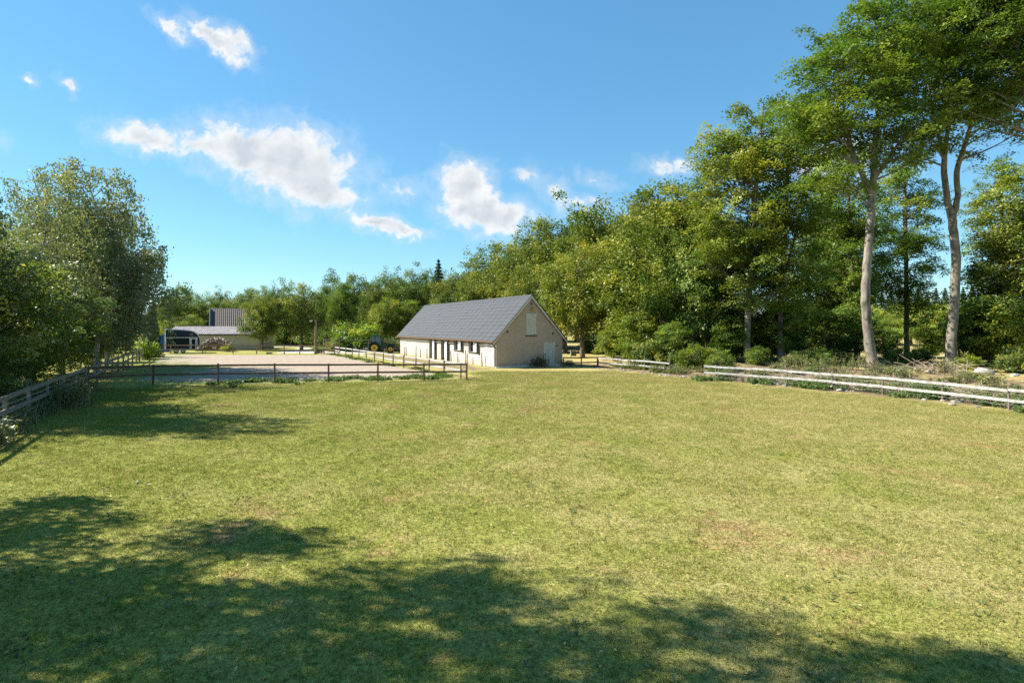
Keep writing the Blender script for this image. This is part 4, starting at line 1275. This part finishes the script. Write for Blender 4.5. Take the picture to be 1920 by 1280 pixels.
# ------------------------------------------------------------------ horse trailer
def build_trailer():
    yb = 73.0
    o = empty('horse_trailer', (X(309, yb), yb, 0), math.radians(30)); o.scale = (.92, .92, 1.0); tag(o, 'black horse trailer with white trim and two wheels a side', 'trailer')
    blk = simple_mat('black_gloss_panel', (.010, .011, .013), (.007, .008, .009), 3, .4, 0, spec=.15)
    blue = simple_mat('dark_blue_shell', (.008, .022, .045), (.005, .012, .022), 1.2, .3, 0, spec=.2)
    alu = simple_mat('white_aluminium_trim', (.72, .70, .67), (.6, .58, .55), 5, .4, .03)
    W = 1.9
    # body lower half and rounded fibreglass upper shell, front to the right
    MB().prism([(.18, .62), (4.05, .62), (4.12, .75), (4.12, 2.08), (.18, 2.08)], -W / 2, W / 2).build('body', blk, o)
    arc = [(.16, 2.14)] + [(4.40, 1.35), (4.42, 1.6), (4.36, 1.95), (4.22, 2.30), (4.0, 2.58), (3.7, 2.80), (3.3, 2.96), (2.6, 3.06), (1.6, 3.13), (.16, 3.18)]
    arc = [(.16, 2.13), (4.14, 2.13), (4.14, .9), (4.40, 1.0)] + arc[1:]
    MB().prism(arc, -W / 2 + .02, W / 2 - .02).build('shell', blue, o)
    edge = [(-.02, 3.22), (1.6, 3.19), (2.6, 3.12), (3.32, 3.02), (3.72, 2.86), (4.04, 2.63), (4.27, 2.33), (4.41, 1.97), (4.47, 1.6), (4.45, 1.3)]
    for yy in (-W / 2, W / 2):
        MB().tube([(a, yy, b) for a, b in edge], [.055] * 7 + [.045, .03, .02], 6).build('roof_trim', alu, o)
    t = MB()
    t.box(.16, 4.14, -W / 2 - .02, -W / 2 - .001, 2.08, 2.15)
    t.build('belt_trim', alu, o)
    for xa, xb in ((.0, .2), (3.12, 3.24), (3.98, 4.09)):
        MB().box(xa, xb, -W / 2 - .018, -W / 2 - .001, .56, 2.078).build('upright_trim', alu, o)
    MB().box(.0, .16, -W / 2 + .0, W / 2, .45, 2.3).build('rear_ramp', alu, o)
    MB().box(.02, .15, -W / 2 + .0, W / 2, 2.302, 3.16).build('rear_top_frame', alu, o)
    d = MB().box(3.36, 3.84, -W / 2 - .016, -W / 2 - .001, .70, 1.90).build('groom_door', blk, o)
    f = MB(); f.box(3.28, 3.355, -W / 2 - .024, -W / 2 - .001, .60, 2.0); f.box(3.845, 3.92, -W / 2 - .024, -W / 2 - .001, .60, 2.0); f.box(3.356, 3.844, -W / 2 - .024, -W / 2 - .001, 1.905, 2.0)
    f.build('frame', alu, d)
    MB().box(3.14 + .24, 3.44, -W / 2 - .05, -W / 2 - .0165, 1.15, 1.25).build('handle', alu, d)
    # thin swoosh lines and a faint window in the shell
    for k in (0, .28):
        MB().tube([(.55 + k, -W / 2 - .004, 2.0), (.8 + k, -W / 2 - .004, 1.6), (1.15 + k, -W / 2 - .004, 1.15), (1.45 + k, -W / 2 - .004, .9)], [.012] * 4, 4).build('stripe', alu, o)
    MB().box(3.15, 3.6, -W / 2 + .005, -W / 2 + .018, 2.35, 2.68).build('side_window', glass_mat('trailer_window', (.03, .02, .025)), o)
    # wheels under two round arches
    for cx in (1.42, 2.30):
        for yy, sd in ((-W / 2 - .02, -1), (W / 2 + .02, 1)):
            w = empty('wheel', (cx, yy, .33)); w.parent = o
            ty = MB(); ty.tube([(0, -.09, 0), (0, -.075, 0), (0, .075, 0), (0, .09, 0)], [.26, .325, .325, .26], 20)
            ty.build('tyre', M['gutter'], w)
            rm = MB()
            for k in range(5):
                a = k * 2 * math.pi / 5
                rm.bar((0, sd * .10, 0), (math.cos(a) * .21, sd * .10, math.sin(a) * .21), .02, .08, up=(-math.sin(a), 0, math.cos(a)))
            ring = [(math.cos(a) * .215, sd * .10, math.sin(a) * .215) for a in np.linspace(0, 2 * math.pi, 21)]
            rm.tube(ring, [.022] * 21, 5, False)
            rm.build('rim', alu, w)
        arch = [(cx + math.cos(a) * .42, -W / 2 - .06, .36 + math.sin(a) * .42) for a in np.linspace(.1, math.pi - .1, 12)]
        MB().tube(arch, [.035] * 12, 6).build('mudguard', M['oldwood'], o)
    MB().bar((3.6, 0, .50), (5.3, 0, .48), .12, .10).build('drawbar', M['gutter'], o)
    MB().tube([(5.1, 0, 0), (5.1, 0, .62)], [.05, .035], 8).build('jockey_wheel', M['gutter'], o)
    for xx in (.75, 2.95):
        MB().box(xx - .05, xx + .05, -W / 2 - .03, -W / 2 - .001, .88, .96).build('side_marker', simple_mat('orange_reflector', (.7, .16, .02), None, 5, .3, 0), o)
build_trailer()

# ------------------------------------------------------------------ tractor
def build_tractor():
    y = 74.0
    o = empty('tractor', (X(696, y), y, 0), .22); o.scale = (1.08, 1.08, 1.04); tag(o, 'green tractor with yellow wheel hubs parked left of the barn', 'tractor')
    green = simple_mat('green_machine_paint', (.018, .115, .038), (.012, .08, .027), 3, .35, 0)
    yel = simple_mat('yellow_hub_paint', (.70, .43, .03), (.55, .33, .03), 4, .45, 0)
    tyre = simple_mat('tyre_rubber', (.022, .022, .022), (.012, .012, .012), 9, .9, .2)
    gl = glass_mat('cab_glass', (.08, .11, .10))
    def wheel(cx, cy, r, w):
        e = empty('wheel', (cx, cy, r)); e.parent = o
        t = MB(); t.tube([(0, -w / 2, 0), (0, -w / 2 + .05, 0), (0, w / 2 - .05, 0), (0, w / 2, 0)], [r * .62, r * .95, r * .95, r * .62], 24)
        for k in range(20):
            a = k / 20 * 2 * math.pi
            t.bar((math.cos(a) * r * .965, -w * .48, math.sin(a) * r * .965), (math.cos(a + .14) * r * .965, 0, math.sin(a + .14) * r * .965), .05, .06, up=(math.cos(a), 0, math.sin(a)))
            t.bar((math.cos(a + .14) * r * .965, 0, math.sin(a + .14) * r * .965), (math.cos(a) * r * .965, w * .48, math.sin(a) * r * .965), .05, .06, up=(math.cos(a), 0, math.sin(a)))
        t.build('tyre', tyre, e)
        h = MB(); h.tube([(0, -w / 2 - .01, 0), (0, -w / 2 + .06, 0), (0, w / 2 - .06, 0), (0, w / 2 + .01, 0)], [r * .56, r * .45, r * .45, r * .56], 18)
        h.build('hub', yel, e)
        MB().tube([(0, -w / 2 - .04, 0), (0, -w / 2 + .04, 0)], [r * .16, r * .16], 10).build('hub_cap', tyre, e)
    for s in (-.72, .72):
        wheel(.40, s, .72, .42)
        wheel(2.35, s * .95, .50, .32)
    MB().prism([(-.1, .65), (2.55, .62), (2.6, .85), (.9, 1.0), (-.1, 1.0)], -.35, .35).build('chassis', M['gutter'], o)
    # bonnet sloping forward
    MB().prism([(1.30, .90), (2.78, .86), (2.86, 1.02), (2.80, 1.30), (2.3, 1.52), (1.30, 1.66)], -.36, .36).build('bonnet', green, o)
    MB().bar((1.5, -.366, 1.56), (2.55, -.366, 1.34), .008, .07).build('bonnet_stripe', yel, o)
    MB().box(2.84, 2.88, -.28, .28, .92, 1.22).build('grille', M['gutter'], o)
    # cab: pillars, panes, roof
    for (xa, xb) in ((.05, .02), (1.28, 1.12)):
        for s in (-.66, .66):
            MB().bar((xa, s, 1.05), (xb, s * .93, 2.16), .06, .07).build('pillar', M['gutter'], o)
    MB().bar((.52, -.66, 1.05), (.50, -.62, 2.16), .05, .06).build('pillar', M['gutter'], o)
    for s in (-1, 1):
        MB().add([(.08, s * .655, 1.06), (1.25, s * .655, 1.06), (1.10, s * .61, 2.15), (.05, s * .61, 2.15),
                  (.08, s * .645, 1.06), (1.25, s * .645, 1.06), (1.10, s * .60, 2.15), (.05, s * .60, 2.15)],
                 [(0, 1, 2, 3), (7, 6, 5, 4), (0, 4, 5, 1), (1, 5, 6, 2), (2, 6, 7, 3), (3, 7, 4, 0)]).build('side_pane', gl, o)
    MB().prism([(-.12, 2.16), (1.28, 2.16), (1.34, 2.22), (1.24, 2.34), (.9, 2.42), (.1, 2.42), (-.14, 2.30)], -.72, .72).build('cab_roof', green, o)
    MB().box(-.02, .04, -.6, .6, 1.06, 2.15).build('rear_pane', gl, o)
    MB().prism([(.0, .75), (1.28, .75), (1.28, 1.05), (.0, 1.05)], -.62, .62).build('cab_floor', green, o)
    for s in (-1, 1):
        pts = [(.40 + math.cos(a) * .82, s * .74, .72 + math.sin(a) * .80) for a in np.linspace(.35, math.pi - .2, 10)]
        f = MB()
        for p, q in zip(pts[:-1], pts[1:]):
            f.bar(p, q, .46, .05, up=(-(q[2] - p[2]), 0, q[0] - p[0]))
        f.build('mudguard', green, o)
    MB().tube([(1.55, -.3, 1.5), (1.55, -.3, 2.15)], [.045, .04], 8).build('exhaust', M['gutter'], o)
    MB().tube([(1.05, -.4, 2.42), (1.05, -.4, 2.56)], [.07, .05], 10).build('beacon', simple_mat('orange_beacon', (.75, .17, .02), None, 5, .3, 0), o)
    MB().bar((.9, -.80, .62), (1.35, -.80, .62), .25, .05).build('step', M['gutter'], o)
    # front loader arms
    for s in (-.45, .45):
        a = MB(); a.bar((1.25, s, 1.25), (2.6, s, 1.05), .08, .13); a.bar((2.6, s, 1.05), (3.35, s, .45), .08, .13)
        a.build('loader_arm', M['gutter'], o)
    MB().prism([(3.25, .12), (3.95, .06), (3.95, .12), (3.45, .35), (3.35, .72), (3.22, .72)], -.8, .8).build('loader_bucket', M['gutter'], o)
build_tractor()

# ------------------------------------------------------------------ shed, houses, log pile, cabin
def build_shed():
    y = 87.0
    x0, x1 = X(313, y), X(487, y)
    o = empty('long_shed', (x0, y, 0)); tag(o, 'low beige shed with corrugated roof behind the log pile', 'shed')
    Lx = x1 - x0
    beige = simple_mat('shed_plaster', (.46, .38, .295), (.39, .32, .245), 1.2, .9, .2)
    MB().box(0, Lx, 0, 5.2, 0, 2.30).build('wall', beige, o)
    MB().box(-.1, Lx + .25, -.42, -.38, 2.22, 2.42).build('fascia', M['gutter'], o)
    # corrugated roof: a wavy sheet, front slope and hipped right end
    steel = simple_mat('roof_sheet', (.40, .35, .33), (.25, .21, .20), 2.2, .5, .05, metallic=.3)
    n = 220
    xs = np.linspace(-.25, Lx + .35, n)
    zc = .035 * np.cos(xs * 2 * math.pi / .33)
    V = []; F = []
    ridge_end = X(455, y) - x0
    for i, x in enumerate(xs):
        t = max(0.0, (x - ridge_end) / (Lx + .35 - ridge_end))
        V.append((x, -.45, 2.40 + zc[i]))
        V.append((x + .0, 2.6 - 3.05 * t, 3.62 - 1.22 * t + zc[i]))
        V.append((x, 5.6 - 2.9 * t * 0, 2.40 + zc[i]))
    for i in range(n - 1):
        F.append((3 * i, 3 * i + 3, 3 * i + 4, 3 * i + 1)); F.append((3 * i + 1, 3 * i + 4, 3 * i + 5, 3 * i + 2))
    MB().add(V, F).build('roof', steel, o)
    MB().prism([(0.02, 2.30), (5.18, 2.30), (2.6, 3.52)], .02, .15, axis='x').build('gable_end', M['brownwood'], o)
build_shed()

def house(name, label, x0, x1, y, depth, eave, ridge, wall, roofm, windows=(), chimney=None, verge=None, rz=0.0):
    o = empty(name, (x0, y, 0), rz); tag(o, label, 'house')
    L = x1 - x0
    MB().box(0, L, 0, depth, 0, eave).build('wall', wall, o)
    MB().prism([(0, eave), (depth, eave), (depth / 2, ridge - .08)], .0, L, axis='x').build('gable', wall, o)
    r = MB()
    for s in (0, 1):
        yA = -.4 if s == 0 else depth + .4
        zA = eave - .4 * (ridge - eave) / (depth / 2)
        r.add([(-.3, yA, zA), (L + .3, yA, zA), (L + .3, depth / 2, ridge), (-.3, depth / 2, ridge), (-.3, yA, zA + .12), (L + .3, yA, zA + .12), (L + .3, depth / 2, ridge + .12), (-.3, depth / 2, ridge + .12)],
              [(0, 3, 2, 1), (4, 5, 6, 7), (0, 1, 5, 4), (1, 2, 6, 5), (2, 3, 7, 6), (3, 0, 4, 7)])
    ro = r.build('roof', roofm, o)
    if verge:
        MB().bar((-.36, -.45, zA + .08), (-.36, depth / 2, ridge + .12), .10, .28).build('verge_board', verge, o)
    for (a, b, z0, z1) in windows:
        w = MB().box(a, b, -.03, -.003, z0, z1).build('window', glass_mat('house_window'), o)
        f = MB(); f.box(a - .08, a - .003, -.05, -.004, z0 - .08, z1 + .08); f.box(b + .003, b + .08, -.05, -.004, z0 - .08, z1 + .08); f.box(a - .002, b + .002, -.05, -.004, z1 + .003, z1 + .08); f.box(a - .002, b + .002, -.05, -.004, z0 - .08, z0 - .003)
        f.build('frame', M['whiterail'], w)
    return o

def tiled_mat():
    m, nt, out = new_mat('red_brown_roof_tiles')
    p = nt.nodes.new('ShaderNodeBsdfPrincipled'); link(nt, p.outputs[0], out.inputs[0])
    tc = nt.nodes.new('ShaderNodeTexCoord'); sep = nt.nodes.new('ShaderNodeSeparateXYZ'); link(nt, tc.outputs['Object'], sep.inputs[0])
    wx = math_n(nt, 'SINE', math_n(nt, 'MULTIPLY', sep.outputs[0], 2 * math.pi / .34))
    wy = math_n(nt, 'FRACT', math_n(nt, 'MULTIPLY', sep.outputs[2], 1 / .27))
    hgt = math_n(nt, 'ADD', math_n(nt, 'MULTIPLY', wx, .5), math_n(nt, 'MULTIPLY', wy, -.8))
    n = noise_n(nt, tc.outputs['Object'], 3, 5, .6)
    link(nt, mix_col(nt, n, (.075, .052, .042), (.135, .098, .08)), p.inputs['Base Color'])
    p.inputs['Roughness'].default_value = .8
    b = nt.nodes.new('ShaderNodeBump'); b.inputs['Strength'].default_value = 1.0; b.inputs['Distance'].default_value = .12
    link(nt, hgt, b.inputs['Height']); link(nt, b.outputs[0], p.inputs['Normal'])
    return m
white = simple_mat('white_render', (.74, .72, .69), (.64, .62, .59), 1.5, .9, .1)
house('tiled_house', 'house with steep red-brown tiled roof behind the long shed', X(397, 100), X(485, 100), 100, 8.0, 2.6, 6.95, white, tiled_mat(), (), None, simple_mat('pale_verge', (.40, .42, .46), None, 4, .6, 0), math.radians(28))
house('white_house', 'white house glimpsed under the round trees behind the arena', X(486, 118), X(545, 118), 118, 7.0, 2.4, 4.4, white, M['tile'], ((4.6, 5.7, 1.0, 1.9), (2.0, 2.8, 1.0, 1.9)))
house('pale_roofed_building', 'far building with a pale roof left above the horse trailer', X(312, 112), X(333, 112), 112, 5.0, 3.6, 5.2, white, simple_mat('pale_roof', (.62, .60, .60), (.52, .5, .5), 1.5, .6, .05))

def build_cabin():
    y = 77.0
    o = empty('plastic_cabin', (X(296.5, y), y, 0)); tag(o, 'narrow blue cabin with slanting top left of the horse trailer', 'cabin')
    blue = simple_mat('blue_plastic', (.012, .085, .34), (.010, .065, .27), 2, .45, .03)
    MB().prism([(0, 0), (1.0, 0), (1.0, 2.50), (0, 2.25)], 0, 1.1).build('body', blue, o)
    for k in range(4):
        MB().box(.08 + k * .24, .12 + k * .24, -.03, -.001, .1, 2.15).build('rib', blue, o)
    MB().prism([(-.05, 2.24), (1.05, 2.515), (1.05, 2.57), (-.05, 2.30)], -.06, 1.16).build('roof', simple_mat('pale_blue_roof', (.20, .26, .36), None, 3, .5, 0), o)
    s = empty('wooden_shed', (X(284, 80), 80, 0)); tag(s, 'small brown wooden shed half hidden left of the blue cabin', 'shed')
    for k in range(7):
        MB().box(k * .2, k * .2 + .192, 0, .05, 0, 1.75).build('board', M['redwood'], s)
    MB().box(.0, 1.4, .052, 1.3, 0, 1.70).build('body', M['redwood'], s)
    MB().prism([(-.1, 1.82), (1.5, 1.95), (1.5, 2.02), (-.1, 1.89)], -.15, 1.4).build('roof', M['oldwood'], s)
build_cabin()

def build_logs():
    y = 81.0
    x0, x1 = X(374, y), X(440, y)
    o = empty('log_pile', ((x0 + x1) / 2, y, 0)); tag(o, 'heap of split firewood logs in front of the beige shed', 'firewood')
    meshes = []
    r = random.Random(4)
    for k in range(5):
        m = MB()
        n = 6
        rad = .11 + .03 * k / 4
        ring = [(math.cos(a) * rad * r.uniform(.75, 1.1), math.sin(a) * rad * r.uniform(.7, 1.1)) for a in np.linspace(0, 2 * math.pi, n, endpoint=False)]
        m.prism(ring, -.30, .30)
        meshes.append(m.mesh('log', simple_mat('split_wood', (.50, .39, .29), (.20, .14, .10), 4 + k, .9, .3)))
    half = (x1 - x0) / 2
    core = MB(); core.prism([(-half * .95, 0), (half * .95, 0), (half * .6, .95), (.1, 1.35), (-half * .55, 1.05)], -.7, .9)
    core.build('log_core', M['brownwood'], o)
    for i in range(230):
        u = r.uniform(-1, 1)
        top = 1.70 * max(.05, 1 - abs(u) ** 2.2) ** .8 + .12
        z = r.uniform(.1, 1) ** .7 * top
        yo = -.85 + (z / 1.8) * .9 + r.uniform(-.12, .3)
        link_obj('log', meshes[i % 5], o, (u * half, yo, z), (r.uniform(-.5, .5), r.uniform(-.6, .6), r.uniform(-1.2, 1.2)), (1, r.uniform(.7, 1.1), 1))
build_logs()

# ------------------------------------------------------------------ stones, brushwood, weeds, leaves
def stone_mesh(seed):
    r = np.random.default_rng(seed)
    import bmesh
    bm = bmesh.new()
    bmesh.ops.create_icosphere(bm, subdivisions=2, radius=.5)
    A = r.normal(0, 1, (6, 3)); A = unit(A); d = r.uniform(.28, .45, 6)
    for v in bm.verts:
        p = np.array(v.co)
        for a, dd in zip(A, d):
            e = p @ a - dd
            if e > 0: p = p - a * e * .85
        p *= 1 + r.normal(0, .025)
        v.co = p
    m = bpy.data.meshes.new('stone'); bm.to_mesh(m); bm.free()
    m.materials.append(M['stone'])
    return m
SM = [stone_mesh(k) for k in range(6)]
rs = np.random.default_rng(17)
def put_stone(x, y, w, label, group, hf=.6):
    sx, sy, sz = w * rs.uniform(.85, 1.15), w * rs.uniform(.7, 1.1), w * hf * rs.uniform(.8, 1.2)
    o = link_obj('stone', SM[int(rs.integers(0, 6))], None, (x, y, float(bank(x, y)) + sz * .22), (rs.uniform(-.15, .15), rs.uniform(-.15, .15), rs.uniform(0, 6)), (sx, sy, sz))
    tag(o, label, 'stone', group)
for (px, y, w, lab) in ((1845, 34.5, 1.45, 'largest white boulder on the rubble bank at the right edge'), (1902, 33, .8, 'pale boulder right of the largest white boulder'),
                        (1690, 37.5, 1.1, 'grey-white boulder between the two pale trunks'), (1715, 36.8, .75, 'smaller boulder right of the grey-white boulder'),
                        (1657, 36, .85, 'boulder at the foot of the forked beech'), (1745, 35.5, .8, 'flat boulder beside the brushwood heap'), (1668, 33.5, .6, 'boulder just behind the fence below the forked beech'),
                        (1776, 38, .8, 'boulder at the foot of the twin-stemmed beech')):
    put_stone(X(px, y), y, w * .72, lab, 'boulders on the bank', .62)
for i in range(70):
    t = rs.uniform(0, 1.02)
    k = t * (len(fB) - 2); a = int(k); f = k - a
    x = fB[a][0] + (fB[a + 1][0] - fB[a][0]) * f; y = fB[a][1] + (fB[a + 1][1] - fB[a][1]) * f
    s = rs.normal(.7, .9)
    put_stone(x + .846 * s, y + .534 * s, rs.uniform(.10, .38), 'small pale stone lying along the foot of the long white fence', 'small stones under the long white fence', .5)
for i in range(26):
    t = rs.uniform(0, 1.0)
    a, b = G(1130, 690), G(1318, 712)
    s = rs.normal(0, .5)
    put_stone(a[0] + (b[0] - a[0]) * t + .8 * s, a[1] + (b[1] - a[1]) * t + .5 * s, rs.uniform(.10, .30), 'small stone in the strip of earth right of the barn', 'small stones right of the barn', .5)

def brushwood():
    r = np.random.default_rng(23)
    mb = MB()
    def twig(x, y, L, rad, rise):
        z = float(bank(x, y)) + r.uniform(.02, .30)
        a = r.uniform(0, 6.28)
        d = np.array([math.cos(a) * L, math.sin(a) * L, rise * L])
        p = np.array([x, y, z])
        mb.tube([p, p + d * .5 + r.normal(0, .06 * L, 3), p + d], [rad, rad * .8, rad * .35], 4)
    for i in range(620):
        k = r.uniform(1.2, len(fB) - 1.05); a = int(k); f = k - a
        x = fB[a][0] + (fB[a + 1][0] - fB[a][0]) * f; y = fB[a][1] + (fB[a + 1][1] - fB[a][1]) * f
        s = abs(r.normal(1.2, 3.0)) + .3
        twig(x + .846 * s, y + .534 * s, r.uniform(.3, 1.5), r.uniform(.008, .022), r.uniform(-.06, .16))
    for i in range(70):
        twig(X(1745, 36) + r.normal(0, 1.1), 36 + r.normal(0, 1.0), r.uniform(.8, 2.2), r.uniform(.015, .035), r.uniform(0, .55))
    tag(mb.build('brushwood', M['twig']), 'dry grey sticks and brushwood strewn on the rubble bank', 'brushwood', kind='stuff')
brushwood()

def plant_mesh(seed, h, n_st, leaf, spread):
    """weeds: upright stems with pairs of leaves"""
    r = np.random.default_rng(seed)
    st = MB(); LV = []; RN = []
    for i in range(n_st):
        b = r.normal(0, spread, 2); hh = h * r.uniform(.55, 1.1)
        tip = b + r.normal(0, .18 * hh, 2)
        P = np.array([[b[0], b[1], -.02], [(b[0] + tip[0]) / 2, (b[1] + tip[1]) / 2, hh * .55], [tip[0], tip[1], hh]])
        st.tube(P, [.008, .006, .003], 3, False)
        k = 16
        t = r.uniform(.15, 1, k)[:, None]
        C = (1 - t) ** 2 * P[0] + 2 * t * (1 - t) * P[1] + t ** 2 * P[2]
        az = r.uniform(0, 6.28, k)
        T = unit(np.stack([np.cos(az), np.sin(az), r.normal(-.2, .3, k)], 1))
        C = C + T * leaf * .45
        N = unit(np.array([0, 0, 1.0]) + r.normal(0, .4, (k, 3)))
        L = leaf * r.uniform(.6, 1.3, k)
        LV.append(leaf_quads(C, T, N, L, L * .5)); RN.append(np.clip(r.normal(.45, .25, k), 0, 1))
    return st.mesh('stems', M['twig']), quads_mesh('leaves', np.concatenate(LV), M['weed'], np.concatenate(RN))
WP = [plant_mesh(61, .95, 34, .13, .35), plant_mesh(62, .6, 30, .12, .30), plant_mesh(63, .28, 26, .13, .28)]
def put_weed(k, x, y, s, label, group, col=(1.00, 1.00, 1.00), name='weed_clump'):
    o = empty(name, (x, y, float(bank(x, y))), random.uniform(0, 6.28))
    o.scale = (s, s, s)
    tag(o, label, 'weed', group)
    link_obj('stems', WP[k][0], o)['kind'] = 'stuff'
    c = link_obj('leaves', WP[k][1], o); c.color = (*col, 1); c['kind'] = 'stuff'
def left_line(t, s):
    return lf0[0] + (lf1[0] - lf0[0]) * t + .867 * s, lf0[1] + (lf1[1] - lf0[1]) * t + .49 * s
for (t, s, k, sc_) in ((.62, .75, 0, 1.25), (.66, .45, 0, 1.15), (.60, .35, 0, 1.1)):
    x, y = left_line(t, s); put_weed(0, x, y, sc_, 'tall pale-tipped nettle clump standing in front of the weathered fence', 'nettles before the weathered fence', (1.15, 1.1, 1))
rw = np.random.default_rng(31)
for i in range(44):
    x, y = left_line(rw.uniform(.12, 1.0), rw.uniform(-.7, .35)); put_weed(int(rw.integers(0, 2)), x, y, rw.uniform(.6, 1.1), 'weeds growing along the foot of the weathered fence', 'weeds along the weathered fence', (.9, 1, .9))
for i in range(46):
    k = rw.uniform(0, len(fB) - 1.1); a = int(k); f = k - a
    x = fB[a][0] + (fB[a + 1][0] - fB[a][0]) * f; y = fB[a][1] + (fB[a + 1][1] - fB[a][1]) * f
    s = rw.normal(.5, .7)
    put_weed(2 if s < .9 else 1, x + .846 * s, y + .534 * s, rw.uniform(.7, 1.3), 'low green weeds under the long white fence', 'weeds under the long white fence', (.75, 1.05, .8))
for i in range(58):
    t = rw.uniform(.1, 1) ** .7
    x = -22.6 + 18.5 * t; y = 32.2 + 5.6 * t + rw.normal(.9, .7)
    put_weed(2, x, y, rw.uniform(.5, 1.0), 'low weeds on the front rim of the sandy arena', 'weeds on the front rim of the arena', (.8, 1.1, .7))
for i in range(22):
    t = rw.uniform(0, 1)
    x = wf0[0] + (wf1[0] - wf0[0]) * t + rw.normal(-.1, .25); y = wf0[1] + (wf1[1] - wf0[1]) * t
    put_weed(2, x, y, rw.uniform(.5, .9), 'low weeds under the white-railed arena fence', 'weeds under the white-railed fence', (1, 1.1, .7))
for i in range(24):
    t = rw.uniform(0, 1); a, b = G(1140, 688), G(1320, 708)
    s = abs(rw.normal(.8, .8))
    put_weed(int(rw.integers(1, 3)), a[0] + (b[0] - a[0]) * t + .8 * s, a[1] + (b[1] - a[1]) * t + .6 * s, rw.uniform(.7, 1.2), 'weeds around the short white fence right of the barn', 'weeds around the short white fence', (1, 1.05, .8))
for i in range(110):
    k = rw.uniform(.2, len(fB) - 1.1); a = int(k); f = k - a
    s_ = rw.uniform(1.2, 9.5)
    x = fB[a][0] + (fB[a + 1][0] - fB[a][0]) * f + .846 * s_; y = fB[a][1] + (fB[a + 1][1] - fB[a][1]) * f + .534 * s_
    put_weed(int(rw.integers(0, 3)), x, y, rw.uniform(.5, 1.1), 'weed clump growing through the brushwood on the rubble bank', 'weeds on the rubble bank', (rw.uniform(.8, 1.2), 1.05, .8))
# bushes at the barn's gable foot
for (lx, k, sc_) in ((4.15, 0, 1.1), (3.85, 1, 1.0), (4.4, 0, .8), (6.9, 1, .9), (7.3, 1, .8)):
    bx0, by0 = G(931, 690)
    put_weed(k, bx0 + .8813 * lx + .45 * .4726, by0 + .4726 * lx - .45 * .8813, sc_, 'dark weeds at the foot of the barn gable', 'weeds at the barn gable', (.6, .7, .6))

def fallen_leaves():
    r = np.random.default_rng(71)
    n = 900
    y = 4.5 + 15 * r.random(n) ** 1.4
    x = r.uniform(-1, 1, n) * (y * .96 + 1)
    keep = r.random(n) < (.25 + .75 * (x < 3))
    x, y = x[keep], y[keep]; n = len(x)
    C = np.stack([x, y, np.full(n, .035) + r.uniform(0, .012, n)], 1)
    N = unit(np.array([0, 0, 1.0]) + r.normal(0, .35, (n, 3)))
    T = unit(np.cross(N, r.normal(0, 1, (n, 3))))
    L = r.uniform(.03, .07, n)
    m = quads_mesh('fallen_leaves', leaf_quads(C, T, N, L, L * .6), M['fallen'], r.random(n))
    tag(link_obj('fallen_leaves', m), 'yellow and brown leaves fallen on the grass', 'leaves', kind='stuff')
fallen_leaves()

def ground_herbs():
    r = np.random.default_rng(81)
    n0 = 2600
    y = 4.2 + 30 * r.random(n0) ** 1.3
    x = r.uniform(-1, 1, n0) * (y * .97 + 1)
    keep = (noise2(x, y) > .1) & ((x - 13) * .846 + (y - 36.9) * .534 < -.5) & (x > -17.2 - .5615 * (y - 18)) & (y < 31 + (x + 24) * .29)
    x, y = x[keep], y[keep]
    k = 7
    n = len(x)
    az = r.uniform(0, 6.28, (n, k)); L = r.uniform(.025, .075, (n, 1)) * r.uniform(.7, 1.3, (n, k))
    T = np.stack([np.cos(az), np.sin(az), r.uniform(.1, .6, (n, k))], -1).reshape(-1, 3); T = unit(T)
    C = np.repeat(np.stack([x, y, np.full(n, .015)], 1), k, 0) + T * L.reshape(-1, 1) * .55
    N = unit(np.array([0, 0, 1.0]) + r.normal(0, .3, (n * k, 3)))
    Lf = L.ravel()
    m = quads_mesh('ground_herbs', leaf_quads(C, T, N, Lf, Lf * .4), M['weed'], np.clip(r.normal(.4, .25, n * k), 0, 1))
    tag(link_obj('ground_herbs', m), 'small green rosettes and clover scattered in the turf', 'herbs', kind='stuff')

def noise2(x, y):
    return (np.sin(x * .9 + 1.3 * np.sin(y * .6)) + np.sin(y * 1.1 + 1.7 * np.sin(x * .5)) + np.sin(x * 2.3 - y * 1.9)) / 3
ground_herbs()

def soil_clods():
    r = np.random.default_rng(73)
    mb = MB()
    spots = [(320, 932, 14), (200, 965, 12), (240, 968, 10), (440, 940, 8), (575, 935, 6), (150, 1020, 8), (20, 1080, 10), (25, 1215, 12), (1130, 845, 3), (1595, 906, 2), (910, 910, 5)]
    for (px, py, k) in spots:
        gx, gy = G(px, py)
        for i in range(k):
            c = np.array([gx + r.normal(0, .16), gy + r.normal(0, .14), .008]); s = r.uniform(.012, .034)
            d = r.normal(0, 1, (6, 3)); 
            V = [c + np.array(v) * s * r.uniform(.6, 1.2) for v in ((1, 0, 0), (-1, 0, 0), (0, 1, 0), (0, -1, 0), (0, 0, .8), (0, 0, -.6))]
            mb.add(V, [(0, 2, 4), (2, 1, 4), (1, 3, 4), (3, 0, 4), (2, 0, 5), (1, 2, 5), (3, 1, 5), (0, 3, 5)])
    tag(mb.build('soil_clods', M['clod']), 'dark crumbs of turned-up soil on the grass', 'soil', kind='stuff')
soil_clods()
